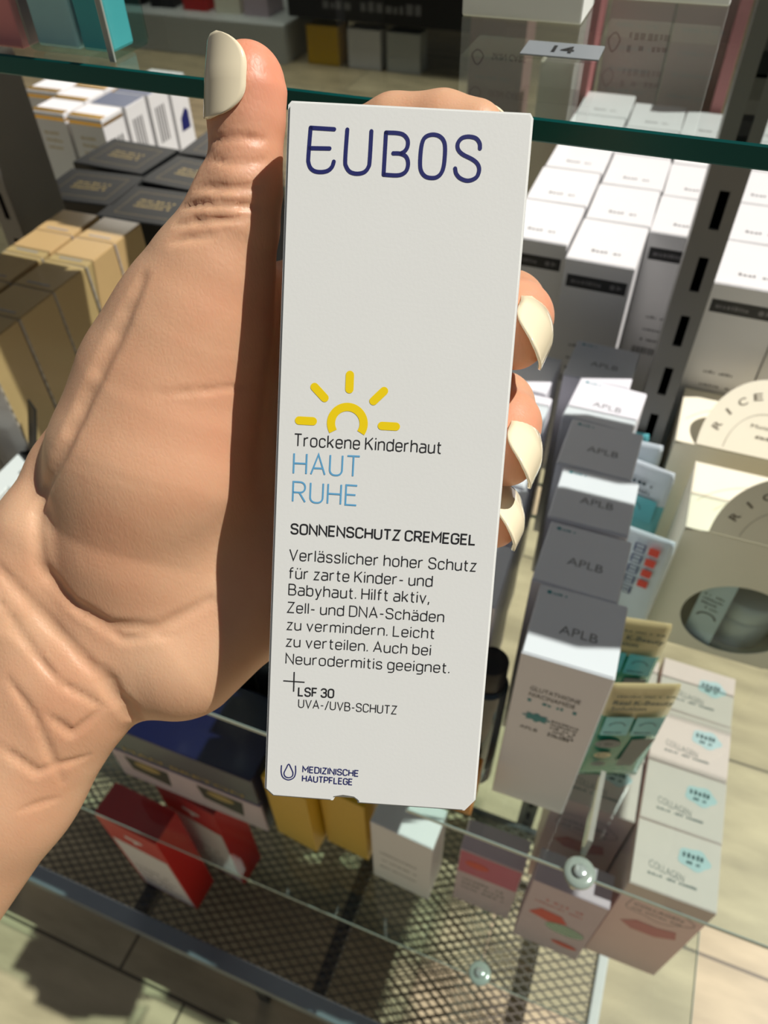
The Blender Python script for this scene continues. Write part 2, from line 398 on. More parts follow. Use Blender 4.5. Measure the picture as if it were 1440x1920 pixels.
# slotted uprights
def upright(x, label):
    root = empty('slotted_upright', (x, 0.545, 0)); tag(root, label, 'post', 'slotted uprights')
    w, y0, y1, z1 = 0.024, -0.030, 0.034, 2.0
    # front web pierced by slots every 45 mm
    bm = bmesh.new(); zs = [0.105 + 0.0448 * k for k in range(42)]
    sw, sh = 0.0064, 0.0255
    prev = 0.0; xo = 0.001
    for zc in zs:
        bx(bm, -w / 2, w / 2, y0, y0 + 0.002, prev, zc - sh / 2)
        bx(bm, -w / 2, xo - sw / 2, y0, y0 + 0.002, zc - sh / 2, zc + sh / 2)
        bx(bm, xo + sw / 2, w / 2, y0, y0 + 0.002, zc - sh / 2, zc + sh / 2)
        prev = zc + sh / 2
    bx(bm, -w / 2, w / 2, y0, y0 + 0.002, prev, z1)
    bmesh.ops.remove_doubles(bm, verts=bm.verts, dist=1e-6)
    obj_from_bm('slotted_face', bm, M['steel'], root)
    bm = bmesh.new(); bx(bm, -w / 2, -w / 2 + 0.0015, y0 + 0.002, y1, 0, z1); bx(bm, w / 2 - 0.0015, w / 2, y0 + 0.002, y1, 0, z1)
    obj_from_bm('side_web', bm, M['steel'], root)
    bm = bmesh.new(); bx(bm, -w / 2 + 0.0015, w / 2 - 0.0015, y1 - 0.002, y1, 0, z1)
    obj_from_bm('back_web', bm, M['slot'], root)
    return root
upright(0.025, 'grey slotted metal upright between the tall white cartons')
upright(-0.592, 'dark grey metal upright beside the gold and white cartons at left')

# mesh deck at the foot
deck = empty('mesh_deck', (0, 0, ZD)); tag(deck, 'low expanded metal deck with blue grey front rail under the glass shelves', 'deck')
DX0, DX1, DY0, DY1 = -0.80, 0.17, 0.175, 0.50
bm = bmesh.new(); pitch = 0.0125; th = 0.0011
def clipseg(c, s):
    # line y = s*x + c inside the deck
    pts = []
    for x in (DX0, DX1):
        y = s * x + c
        if DY0 <= y <= DY1: pts.append((x, y))
    for y in (DY0, DY1):
        x = (y - c) / s
        if DX0 <= x <= DX1: pts.append((x, y))
    return pts[:2] if len(pts) >= 2 else None
for s in (0.55, -0.55):
    c = -1.0
    while c < 1.6:
        sg = clipseg(c, s)
        if sg and (Vector(sg[0]) - Vector(sg[1])).length > 0.004:
            a, b = Vector((*sg[0], 0)), Vector((*sg[1], 0)); t = (b - a).normalized(); nn = Vector((-t.y, t.x, 0)) * th
            zz = 0.0 if s > 0 else 0.0006
            vs = [bm.verts.new(p + Vector((0, 0, q + zz))) for q in (-0.0016, 0) for p in (a - nn, b - nn, b + nn, a + nn)]
            for q in ((3, 2, 1, 0), (4, 5, 6, 7), (0, 1, 5, 4), (1, 2, 6, 5), (2, 3, 7, 6), (3, 0, 4, 7)): bm.faces.new([vs[i] for i in q])
        c += pitch
obj_from_bm('expanded_mesh', bm, M['wire'], deck)
bm = bmesh.new(); bx(bm, DX0, DX1 + 0.012, 0.152, 0.176, -0.028, 0.004, 0.002); obj_from_bm('front_rail', bm, M['bar'], deck)
bm = bmesh.new(); bx(bm, DX0, DX1 + 0.012, 0.5, 0.51, -0.028, 0.002, 0.002); obj_from_bm('back_rail', bm, M['steel_dark'], deck)
bm = bmesh.new(); bx(bm, DX1, DX1 + 0.014, 0.177, 0.5, -0.024, 0.004, 0.002); obj_from_bm('end_rail', bm, M['plinth'], deck)
for xx in (-0.5, -0.2):
    bm = bmesh.new(); bx(bm, xx, xx + 0.02, 0.177, 0.5, -0.02, -0.003, 0.001); obj_from_bm('cross_rail', bm, M['steel_dark'], deck)
for xx in (DX0 + 0.01, -0.3, DX1 - 0.02):
    for yy in (0.16, 0.49):
        bm = bmesh.new(); bx(bm, xx, xx + 0.018, yy, yy + 0.014, -ZD, -0.028, 0.001); obj_from_bm('leg', bm, M['steel_dark'], deck)

# glass dividers and their round clips
def divider(x, y0, y1, z0, z1, label):
    bm = bmesh.new(); fs = bx(bm, x - 0.0016, x + 0.0016, y0, y1, z0, z1)
    for i, f in enumerate(fs): f.material_index = 0 if i in (3, 5) else 1
    return tag(obj_from_bm('glass_divider', bm, [M['pane'], M['edge_grey']]), label, 'divider', 'glass dividers')
def clip(x, y, z, r, label):
    root = empty('shelf_clip', (x, y, z)); tag(root, label, 'clip', 'round shelf clips')
    bm = bmesh.new(); lathe(bm, [(r * 0.96, 0), (r, 0.001), (r, 0.003), (r * 0.9, 0.0042), (r * 0.6, 0.0046)], (0, 0, 0)); obj_from_bm('disc', bm, M['rubber'], root, True)
    bm = bmesh.new(); lathe(bm, [(r * 0.42, 0), (r * 0.42, 0.0024), (r * 0.3, 0.003)], (0, 0, 0.0046)); obj_from_bm('screw_head', bm, M['chrome'], root, True)
    bm = bmesh.new(); lathe(bm, [(r * 0.30, -0.017), (r * 0.36, -0.014), (r * 0.36, 0)], (0, 0, -0.0055)); obj_from_bm('peg', bm, M['chrome'], root, True)
divider(0.052, 0.212, 0.262, ZA, ZA + 0.030, 'clear glass divider with pale edge standing above the round clip on the middle shelf')
clip(0.052, 0.2005, ZA + 0.0002, 0.0105, 'round clear clip on the middle shelf edge by the pink cartons')
clip(0.0115, 0.2045, ZB + 0.0002, 0.0115, 'round clear clip at the joint of the lower glass shelf')

# ------------------------------------------------------------------ the carton in the hand
K = 0.044 / 0.047
BT = np.array([-0.01830714, -0.07851729, 0.14299911]) * K                 # top left corner of the front panel, camera axes
BA = np.array([0.9978216, 0.06275617, -0.02034004]); BB = np.array([-0.06272063, 0.98373146, 0.16834053])
BB = BB - BA * BB.dot(BA); BB /= np.linalg.norm(BB); BN = np.cross(BA, BB)
BW, BH, BD = 0.0440, 0.1353, 0.024
def face_uv(px, py):
    r = np.array([(px - 720) / F_PX, (py - 960) / F_PX, 1.0]); s = BT.dot(BN) / r.dot(BN); q = r * s - BT
    return q.dot(BA), q.dot(BB)
held = empty('cosmetic_carton')
tag(held, 'tall white sunscreen carton with yellow sun emblem held upright in the hand', 'carton')
hm = Matrix.Identity(4)
wa, wb, wn, wt = RW @ BA, RW @ BB, RW @ BN, to_world(BT)
for i in range(3):
    hm[i][0] = wa[i]; hm[i][1] = wn[i]; hm[i][2] = -wb[i]; hm[i][3] = wt[i]
held.matrix_world = hm
FACE = FRONT                                                             # local x right, z up, -y to the viewer
def facept(p): u, v = face_uv(*p); return (u, -v)

def rounded(pts_r):
    return pts_r
# body: panel outline with clipped lower corners and a thumb notch, folded back into a box
outl = [(0.0006, 0.0001), (BW - 0.0007, 0.0001), (BW - 0.0001, -0.0008), (BW, -BH + 0.0026), (BW - 0.0021, -BH), (0.0196, -BH)]
outl += [(0.0194, -BH + 0.0006), (0.0186, -BH + 0.0012), (0.0165, -BH + 0.0014), (0.0148, -BH + 0.0010), (0.0144, -BH + 0.0002)]
outl += [(0.0018, -BH + 0.0003), (0.0, -BH + 0.0019), (0.0, -0.0006)]
bm = bmesh.new(); prism(bm, outl, BD, lambda u, v, w: (u, w, v)); fix_normals(bm)
es = [e for e in bm.edges if abs(e.verts[0].co.y - e.verts[1].co.y) < 1e-7]
bmesh.ops.bevel(bm, geom=es, offset=0.00045, segments=2, affect='EDGES')
obj_from_bm('carton_body', bm, M['eubos'], held)
box_obj('top_flap', 0.0008, BW - 0.0008, 0.0010, BD - 0.0002, -0.0003, 0.00035, M['eubos'], held, 0.0002)
box_obj('bottom_flap', 0.0022, BW - 0.0024, 0.0016, BD - 0.0006, -BH + 0.0003, -BH + 0.0014, M['eubos'], held, 0.0002)

z5 = lambda l: [facept((500 + x / 2.88, y / 2.88)) for x, y in l]
z6 = lambda l: [facept((500 + x / 2.88, 680 + y / 2.88)) for x, y in l]
z7 = lambda l: [facept((480 + x / 2.88, 1120 + y / 2.88)) for x, y in l]
bm = bmesh.new(); sw = 0.00071; ZZ = 0.00006
brand = [
    ([(365, 698), (238, 690)], False), ([(238, 690), (226, 845), (227, 880), (238, 908), (262, 925), (298, 929), (332, 921), (354, 900), (363, 873)], True), ([(232, 800), (340, 802)], False),
    ([(436, 700), (425, 860), (430, 900), (452, 929), (490, 938), (528, 929), (550, 902), (557, 865), (566, 709)], True),
    ([(684, 828), (722, 830), (752, 845), (764, 877), (758, 915), (737, 938), (702, 947), (632, 943)], True), ([(632, 943), (645, 716)], False),
    ([(645, 716), (708, 719), (742, 730), (762, 758), (760, 794), (744, 818), (722, 830)], True),
    ([(1152, 802), (1150, 773), (1130, 747), (1092, 738), (1055, 746), (1033, 774), (1034, 806), (1058, 833), (1110, 860), (1138, 884), (1148, 915), (1137, 952), (1110, 971), (1078, 975), (1045, 962), (1024, 938), (1018, 910)], True)]
for l, sm in brand:
    pts = z5(l); stroke(bm, smooth_line(pts) if sm else pts, sw, FACE, ZZ)
stroke(bm, smooth_line(z5([(901, 727), (934, 736), (957, 762), (964, 805), (958, 888), (944, 933), (920, 956), (890, 961), (858, 953), (836, 927), (829, 885), (834, 805), (846, 756), (868, 734)]), True), sw, FACE, ZZ, closed=True)
obj_from_bm('brand_lettering', bm, M['navyink'], held)

bm = bmesh.new(); rw = 0.00157
for l in ([(450, 66), (447, 143)], [(259, 131), (313, 190)], [(634, 153), (577, 207)], [(175, 312), (250, 316)], [(622, 341), (698, 345)]): stroke(bm, z6(l), rw, FACE, ZZ)
cxy = np.array(facept((500 + 436 / 2.88, 680 + 328 / 2.88))); ro = 0.00312
arc = [tuple(cxy + ro * np.array([math.cos(t), math.sin(t)])) for t in np.linspace(math.radians(-32), math.radians(212), 44)]
stroke(bm, arc, rw, FACE, ZZ, caps=False)
obj_from_bm('sun_emblem', bm, M['yellowink'], held)

# single line lettering: rounded monoline capitals and small letters, cap height 10, x height 7.2
def GL():
    g = {}
    q = 2.6
    g['A'] = (6.8, [[(0, 0), (3.4, 10), (6.8, 0)], [(1.1, 3.1), (5.7, 3.1)]])
    g['B'] = (6.0, [[(0, 0), (0, 10), (5.5, 10, 2.4), (5.5, 5.3, 2.2), (0, 5.3)], [(0, 0), (6.0, 0, 2.5), (6.0, 5.3, 2.5), (2, 5.3)]])
    g['C'] = (6.0, [[(6.0, 7.4), (6.0, 10, q), (0, 10, q), (0, 0, q), (6.0, 0, q), (6.0, 2.6)]])
    g['D'] = (6.2, [[(0, 0), (0, 10), (6.2, 10, 3), (6.2, 0, 3), (0, 0)]])
    g['E'] = (5.2, [[(5.2, 10), (0, 10), (0, 0), (5.2, 0)], [(0, 5.2), (4.6, 5.2)]])
    g['F'] = (5.0, [[(5.0, 10), (0, 10), (0, 0)], [(0, 5.0), (4.5, 5.0)]])
    g['G'] = (6.2, [[(6.2, 7.4), (6.2, 10, q), (0, 10, q), (0, 0, q), (6.2, 0, q), (6.2, 4.9), (3.4, 4.9)]])
    g['H'] = (6.2, [[(0, 0), (0, 10)], [(6.2, 0), (6.2, 10)], [(0, 5.1), (6.2, 5.1)]])
    g['I'] = (0.2, [[(0.1, 0), (0.1, 10)]])
    g['K'] = (6.0, [[(0, 0), (0, 10)], [(5.8, 10), (0.2, 4.2)], [(2.0, 6.0), (6.0, 0)]])
    g['L'] = (5.0, [[(0, 10), (0, 0), (5.0, 0)]])
    g['M'] = (7.6, [[(0, 0), (0, 10), (3.8, 3.6), (7.6, 10), (7.6, 0)]])
    g['N'] = (6.4, [[(0, 0), (0, 10), (6.4, 0), (6.4, 10)]])
    g['O'] = (6.2, [[(3.1, 10), (6.2, 10, q), (6.2, 0, q), (0, 0, q), (0, 10, q), (3.1, 10)]])
    g['P'] = (5.8, [[(0, 0), (0, 10), (5.8, 10, 2.6), (5.8, 4.4, 2.6), (0, 4.4)]])
    g['R'] = (5.9, [[(0, 0), (0, 10), (5.7, 10, 2.6), (5.7, 4.7, 2.6), (0, 4.7)], [(3.0, 4.7), (5.9, 0)]])
    g['S'] = (5.9, [[(5.7, 7.6), (5.7, 10, q), (0.1, 10, q), (0.1, 5.6, 2.0), (5.9, 4.6, 2.0), (5.9, 0, q), (0, 0, q), (0, 2.4)]])
    g['T'] = (6.0, [[(0, 10), (6.0, 10)], [(3.0, 10), (3.0, 0)]])
    g['U'] = (6.0, [[(0, 10), (0, 0, 2.8), (6.0, 0, 2.8), (6.0, 10)]])
    g['V'] = (6.6, [[(0, 10), (3.3, 0), (6.6, 10)]])
    g['Z'] = (5.8, [[(0.2, 10), (5.6, 10), (0.1, 0), (5.8, 0)]])
    g['3'] = (5.6, [[(0, 7.8), (0, 10, 2.5), (5.4, 10, 2.5), (5.4, 5.3, 2.2), (2.0, 5.3)], [(2.6, 5.3), (5.6, 5.3, 2.2), (5.6, 0, 2.5), (0, 0, 2.5), (0, 2.4)]])
    g['0'] = (5.8, [[(2.9, 10), (5.8, 10, q), (5.8, 0, q), (0, 0, q), (0, 10, q), (2.9, 10)]])
    g['a'] = (5.0, [[(0.4, 7.2), (5.0, 7.2, 2.0), (5.0, 0)], [(5.0, 4.1), (0, 4.1, 1.7), (0, 0, 1.7), (3.6, 0, 1.2), (5.0, 1.4)]])
    g['b'] = (5.2, [[(0, 10), (0, 0)], [(0, 5.6), (1.6, 7.2, 1.0), (5.2, 7.2, 2.2), (5.2, 0, 2.2), (1.6, 0, 1.0), (0, 1.6)]])
    g['c'] = (4.7, [[(4.7, 5.4), (4.7, 7.2, 2.0), (0, 7.2, 2.2), (0, 0, 2.2), (4.7, 0, 2.0), (4.7, 1.8)]])
    g['d'] = (5.2, [[(5.2, 10), (5.2, 0)], [(5.2, 5.6), (3.6, 7.2, 1.0), (0, 7.2, 2.2), (0, 0, 2.2), (3.6, 0, 1.0), (5.2, 1.6)]])
    g['e'] = (5.0, [[(0, 3.6), (5.0, 3.6), (5.0, 7.2, 2.2), (0, 7.2, 2.2), (0, 0, 2.2), (4.8, 0, 2.0), (4.8, 1.5)]])
    g['f'] = (3.4, [[(1.1, 0), (1.1, 10, 1.8), (3.4, 10)], [(0, 6.9), (3.3, 6.9)]])
    g['g'] = (5.2, [[(5.2, 7.2), (5.2, -2.7, 2.0), (0.4, -2.7)], [(5.2, 5.6), (3.6, 7.2, 1.0), (0, 7.2, 2.2), (0, 0.4, 2.2), (3.6, 0.4, 1.0), (5.2, 1.9)]])
    g['h'] = (5.0, [[(0, 0), (0, 10)], [(0, 5.4), (1.6, 7.2, 1.0), (5.0, 7.2, 2.2), (5.0, 0)]])
    g['i'] = (0.2, [[(0.1, 0), (0.1, 7.2)], [(0.1, 9.0), (0.1, 10.1)]])
    g['k'] = (4.8, [[(0, 0), (0, 10)], [(4.6, 7.2), (0.2, 3.0)], [(1.6, 4.3), (4.8, 0)]])
    g['l'] = (0.2, [[(0.1, 0), (0.1, 10)]])
    g['m'] = (8.4, [[(0, 0), (0, 7.2)], [(0, 5.6), (1.3, 7.2, 0.8), (4.2, 7.2, 1.9), (4.2, 0)], [(4.2, 5.6), (5.5, 7.2, 0.8), (8.4, 7.2, 1.9), (8.4, 0)]])
    g['n'] = (5.0, [[(0, 0), (0, 7.2)], [(0, 5.4), (1.6, 7.2, 1.0), (5.0, 7.2, 2.2), (5.0, 0)]])
    g['o'] = (5.2, [[(2.6, 7.2), (5.2, 7.2, 2.3), (5.2, 0, 2.3), (0, 0, 2.3), (0, 7.2, 2.3), (2.6, 7.2)]])
    g['r'] = (3.2, [[(0, 0), (0, 7.2)], [(0, 5.4), (1.5, 7.2, 1.0), (3.2, 7.2)]])
    g['s'] = (4.6, [[(4.4, 5.6), (4.4, 7.2, 1.7), (0.1, 7.2, 1.8), (0.1, 4.0, 1.5), (4.6, 3.3, 1.5), (4.6, 0, 1.8), (0, 0, 1.7), (0, 1.7)]])
    g['t'] = (3.2, [[(1.1, 9.4), (1.1, 0, 1.7), (3.2, 0)], [(0, 7.0), (3.1, 7.0)]])
    g['u'] = (5.0, [[(0, 7.2), (0, 0, 2.2), (3.4, 0, 1.0), (5.0, 1.8)], [(5.0, 7.2), (5.0, 0)]])
    g['v'] = (5.0, [[(0, 7.2), (2.5, 0), (5.0, 7.2)]])
    g['y'] = (5.0, [[(0, 7.2), (2.5, 0.1)], [(5.0, 7.2), (1.6, -2.7), (0.3, -2.7)]])
    g['z'] = (4.4, [[(0.2, 7.2), (4.3, 7.2), (0.1, 0), (4.4, 0)]])
    dots = lambda w: [[(w / 2 - 1.3, 9.0), (w / 2 - 1.3, 10.1)], [(w / 2 + 1.3, 9.0), (w / 2 + 1.3, 10.1)]]
    g['ä'] = (5.0, g['a'][1] + dots(5.0)); g['ü'] = (5.0, g['u'][1] + dots(5.0))
    g['.'] = (0.3, [[(0.15, 0), (0.15, 1.2)]]); g[','] = (0.6, [[(0.5, 1.2), (0.0, -1.6)]])
    g['-'] = (3.0, [[(0, 4.0), (3.0, 4.0)]]); g['/'] = (3.6, [[(0, -1.0), (3.6, 10.4)]])
    return g
GLYPH = GL()
def round_path(p):
    out = []
    for i, v in enumerate(p):
        if len(v) < 3 or i in (0, len(p) - 1): out.append(np.array(v[:2], float)); continue
        a, c, b = np.array(p[i - 1][:2], float), np.array(v[:2], float), np.array(p[i + 1][:2], float); r = v[2]
        da = np.linalg.norm(a - c); db = np.linalg.norm(b - c)
        A = c + (a - c) * min(r, da * 0.5 if len(p[i - 1]) > 2 else da) / da; B = c + (b - c) * min(r, db * 0.5 if len(p[i + 1]) > 2 else db) / db
        k = 0.60
        for t in np.linspace(0, 1, 9):
            out.append((1 - t) ** 3 * A + 3 * (1 - t) ** 2 * t * (A + (c - A) * k) + 3 * (1 - t) * t * t * (B + (c - B) * k) + t ** 3 * B)
    res = [out[0]]
    for q in out[1:]:
        if np.linalg.norm(q - res[-1]) > 1e-4: res.append(q)
    return res
def mitre_stroke(bm, pts, w, M4, z):
    n = len(pts); L = []; Rr = []
    for i in range(n):
        t0 = pts[i] - pts[i - 1] if i > 0 else pts[1] - pts[0]; t1 = pts[i + 1] - pts[i] if i < n - 1 else t0
        t0 = t0 / np.linalg.norm(t0); t1 = t1 / np.linalg.norm(t1); t = t0 + t1; ln = np.linalg.norm(t)
        t = t / ln if ln > 1e-6 else t0; nn = np.array([-t[1], t[0]]); cs = max(0.40, abs(nn @ np.array([-t0[1], t0[0]])))
        L.append(bm.verts.new(M4 @ Vector((*(pts[i] + nn * w / 2 / cs), z)))); Rr.append(bm.verts.new(M4 @ Vector((*(pts[i] - nn * w / 2 / cs), z))))
    for i in range(n - 1): bm.faces.new((L[i], Rr[i], Rr[i + 1], L[i + 1]))
def line(name, s, zf, x0, x1, y0, y1, cap, mat, weight=0.1, into=None, gap=2.35, space=3.0):
    """one line of lettering from pixel-measured ends carried onto the panel; weight = stroke width / cap height"""
    a = np.array(zf([(x0, y0)])[0]); b = np.array(zf([(x1, y1)])[0]); t = np.array(zf([(x0, y0 - cap)])[0])
    ch = (t - a)[1] / 10.0; adv = 0; place = []
    for c in s:
        if c == ' ': adv += space; continue
        place.append((c, adv)); adv += GLYPH[c][0] + gap
    total = adv - gap; sx = (b[0] - a[0]) / total
    bm2 = into if into is not None else bmesh.new()
    sw_ = weight * ch * 10
    for c, x in place:
        for k, p in enumerate(GLYPH[c][1]):
            pts = []
            for q in round_path(p):
                X = a[0] + (x + q[0]) * sx; pts.append(np.array([X, a[1] + (b[1] - a[1]) * (x + q[0]) / total + q[1] * ch]))
            mitre_stroke(bm2, pts, sw_, FACE, ZZ + 7e-6 * k)
    if into is None: return obj_from_bm(name, bm2, mat, held)
line('skin_type_line', 'Trockene Kinderhaut', z6, 150, 940, 448, 490, 64, M['ink'], 0.100)
bm = bmesh.new(); line('', 'HAUT', z6, 145, 498, 597, 614, 108, None, 0.085, into=bm); line('', 'RUHE', z6, 141, 484, 748, 770, 106, None, 0.085, into=bm)
obj_from_bm('range_lettering', bm, M['blueink'], held)
line('product_name_line', 'SONNENSCHUTZ CREMEGEL', z6, 133, 1124, 922, 983, 52, M['ink'], 0.165)
bm = bmesh.new()
for a in (('Verlässlicher hoher Schutz', z6, 124, 1128, 1065, 1126, 58), ('für zarte Kinder- und', z6, 122, 892, 1163, 1208, 57), ('Babyhaut. Hilft aktiv,', z6, 120, 876, 1252, 1298, 57),
          ('Zell- und DNA-Schäden', z7, 170, 1012, 80, 133, 55), ('zu vermindern. Leicht', z7, 168, 961, 173, 222, 54), ('zu verteilen. Auch bei', z7, 164, 941, 263, 312, 54), ('Neurodermitis geeignet.', z7, 162, 1042, 356, 408, 54)):
    line('', a[0], *a[1:], None, 0.100, into=bm)
obj_from_bm('description_lettering', bm, M['ink'], held)
bm = bmesh.new(); stroke(bm, z7([(148, 450), (263, 458)]), 0.00024, FACE, ZZ, caps=False); stroke(bm, z7([(207, 402), (204, 508)]), 0.00024, FACE, ZZ + 0.00002, caps=False)
line('', 'LSF 30', z7, 230, 418, 530, 541, 44, None, 0.170, into=bm); line('', 'UVA-/UVB-SCHUTZ', z7, 230, 758, 593, 630, 43, None, 0.110, into=bm)
obj_from_bm('protection_lettering', bm, M['ink'], held)
bm = bmesh.new(); line('', 'MEDIZINISCHE', z7, 253, 552, 943, 966, 31, None, 0.180, into=bm); line('', 'HAUTPFLEGE', z7, 251, 519, 992, 1012, 31, None, 0.180, into=bm)
stroke(bm, smooth_line(z7([(138, 908), (137, 945), (147, 972), (175, 985), (203, 974), (214, 948), (214, 910)])), 0.00024, FACE, ZZ)
stroke(bm, smooth_line(z7([(177, 900), (164, 922), (152, 948), (158, 966), (176, 973), (195, 966), (200, 948), (190, 922)]), True), 0.00024, FACE, ZZ, closed=True)
obj_from_bm('drop_emblem', bm, M['navyink'], held)

# ------------------------------------------------------------------ the hand: one continuous skin, grown as a smooth distance field
def C(px, py, d):
    return np.array([(px - 720) / F_PX * d, (py - 960) / F_PX * d, d])
def sd_cone(P, a, b, ra, rb, zs=1.0):
    S = np.array([1, 1, zs]); a = a * S; b = b * S; P = P * S
    ab = b - a; t = np.clip(((P - a) @ ab) / max(ab @ ab, 1e-9), 0, 1)
    q = P - a - t[:, None] * ab
    return np.sqrt((q * q).sum(1)) - (ra + (rb - ra) * t)
def smin(a, b, k):
    h = np.clip(0.5 + 0.5 * (b - a) / k, 0, 1); return b + (a - b) * h - k * h * (1 - h)
def chain(*nodes): return list(nodes)
# (px, py, depth mm, radius mm) joints; each chain: joints, blend, flattening in depth
HAND = [
    # forearm, wrist, heel
    (chain((-560, 2120, 203, 33), (-240, 1720, 192, 27.5), (-30, 1440, 183.5, 24.3), (120, 1250, 179.5, 20.5), (240, 1120, 178, 18)), 9, 4, 1.25),
    (chain((335, 1212, 180, 17.5), (470, 1110, 183, 15), (640, 1000, 188, 13), (790, 930, 190, 10)), 7, 4, 1.1),
    # palm plate and knuckle row
    (chain((330, 1000, 183, 18), (520, 820, 187, 14), (640, 520, 183, 10.5)), 10, 4, 1.1),
    (chain((400, 1080, 184, 16), (640, 860, 190, 12), (740, 700, 188, 10)), 10, 4, 1.1),
    # thenar and thumb
    (chain((252, 1010, 174.5, 18.8), (294, 870, 172.5, 22.8), (328, 720, 168, 19.6), (368, 600, 162.5, 15.6), (402, 505, 158, 12.2)), 9, 6, 1.0),
    (chain((402, 505, 158, 12.2), (436, 420, 154, 9.4), (455, 355, 151.8, 7.7), (461, 292, 150.3, 6.9), (462, 225, 149, 7.3), (464, 165, 147.5, 7.3), (464, 146, 147, 6.3)), 3, 2.0, 1.0),
    # band of the first metacarpal behind the thenar
    (chain((345, 480, 168, 5), (300, 592, 177, 7.2), (240, 680, 182, 8.2), (190, 780, 181, 9.0), (142, 890, 177, 10.5), (100, 1010, 174.5, 13.5), (40, 1130, 177.5, 17)), 3.6, 2.5, 1.0),
    # web towards the index
    (chain((440, 560, 172, 8), (560, 560, 180, 8), (660, 500, 184, 9)), 7, 3, 1.0),
    # index over the top of the carton
    (chain((655, 500, 184, 10), (680, 280, 178.5, 8.6), (740, 246, 174.0, 7.9), (830, 238, 169.5, 7.4), (890, 246, 167, 6.6)), 3, 1.5, 1.0),
    # middle, ring, little round the right edge
    (chain((740, 640, 188, 10), (880, 600, 188, 8.8), (955, 576, 176, 8.2), (968, 596, 166, 7.9), (966, 634, 157.5, 6.6)), 2.5, 1.5, 1.0),
    (chain((750, 790, 190, 10), (870, 790, 190, 8.6), (936, 762, 178, 8.1), (948, 796, 168, 7.7), (950, 856, 161, 6.4)), 2.5, 1.5, 1.0),
    (chain((750, 930, 190, 9), (840, 960, 190, 7.6), (908, 946, 180, 7.0), (922, 958, 171, 6.6), (925, 980, 164.5, 5.6)), 2.5, 1.5, 1.0),
    # soft folds on the outside of the thumb knuckle
    (chain((398, 336, 149.5, 2.6), (436, 332, 146.4, 1.8)), 2.6, 1.0, 1.0),
    (chain((386, 371, 150.5, 2.9), (436, 366, 146.8, 1.8)), 2.4, 1.0, 1.0),
    (chain((376, 404, 152, 3.1), (432, 397, 147.6, 1.8)), 2.4, 1.0, 1.0),
    (chain((360, 436, 153.5, 3.0), (405, 428, 148.8, 1.6)), 2.6, 1.0, 1.0),
    # tendons and folds of the wrist
    (chain((60, 1120, 172, 6), (-60, 1300, 174, 8)), 5, 1.0, 1.0),
    (chain((150, 1290, 174, 5), (60, 1420, 176, 6)), 5, 1.0, 1.0),
]
# creases pressed into the skin: a line in the picture, half width, depth (mm), softness; laid on the skin surface below
CREASE = [
    ([(350, 354), (385, 349), (430, 352), (490, 350)], 0.8, 0.75, 0.8), ([(340, 388), (380, 381), (430, 384), (488, 388)], 0.8, 0.85, 0.8),
    ([(330, 420), (365, 413), (410, 411), (470, 408)], 0.8, 0.8, 0.8), ([(318, 452), (350, 445), (400, 440)], 0.8, 0.5, 0.9),
    ([(400, 262), (440, 256), (500, 262)], 0.6, 0.25, 0.8), ([(398, 300), (440, 305), (505, 300)], 0.6, 0.25, 0.8),
    ([(262, 520), (225, 600), (170, 715), (108, 850), (66, 960)], 1.6, 0.9, 2.2),
    ([(66, 960), (72, 1060), (135, 1135), (205, 1176), (295, 1182), (395, 1126)], 1.2, 0.8, 1.8),
    ([(85, 1085), (150, 1150), (230, 1200), (330, 1192)], 0.8, 0.3, 1.2),
    ([(-10, 1060), (100, 1180), (185, 1268), (240, 1350)], 1.3, 1.0, 1.5), ([(190, 1255), (215, 1310), (262, 1352)], 1.8, 1.2, 1.6),
    ([(20, 1180), (110, 1280), (200, 1330)], 0.8, 0.45, 1.0), ([(85, 1340), (135, 1378), (185, 1335)], 1.0, 0.6, 1.0), ([(-20, 1390), (70, 1450), (165, 1420)], 0.9, 0.4, 1.2),
    ([(0, 1130), (90, 1260)], 0.7, 0.25, 1.0), ([(10, 1270), (60, 1340), (120, 1470)], 0.8, 0.3, 1.2), ([(40, 1520), (110, 1500)], 0.8, 0.25, 1.2),
    ([(300, 738), (390, 732), (480, 722)], 0.5, -0.2, 0.9),
    ([(985, 560), (1010, 548)], 0.5, 0.25, 0.6),
]
def bare_sdf(P):
    d = None
    for nodes, k, ki, zs in HAND:
        dc = None
        for (x0, y0, d0, r0), (x1, y1, d1, r1) in zip(nodes, nodes[1:]):
            s = sd_cone(P, C(x0, y0, d0), C(x1, y1, d1), r0, r1, zs)
            dc = s if dc is None else smin(dc, s, ki)
        d = dc if d is None else smin(d, dc, k)
    return d
LAID = []
for line_, r_, dep_, k_ in CREASE:
    pts = []
    for (x0, y0), (x1, y1) in zip(line_, line_[1:]):
        m = max(2, int(math.hypot(x1 - x0, y1 - y0) / 22))
        pts += [(x0 + (x1 - x0) * t / m, y0 + (y1 - y0) * t / m) for t in range(m)]
    pts.append(line_[-1]); chn = []
    for x, y in pts:
        ds = np.linspace(135, 205, 141); v = bare_sdf(np.array([C(x, y, q) for q in ds])); hit = np.argmax(v < 0)
        if v[hit] >= 0: continue
        chn.append(C(x, y, ds[hit] - (r_ - 0.45 * dep_)))
    nn = len(chn)
    LAID.append(([(c, r_ * (0.35 + 0.65 * min(1, 4 * min(i, nn - 1 - i) / max(nn - 1, 1)))) for i, c in enumerate(chn)], k_))
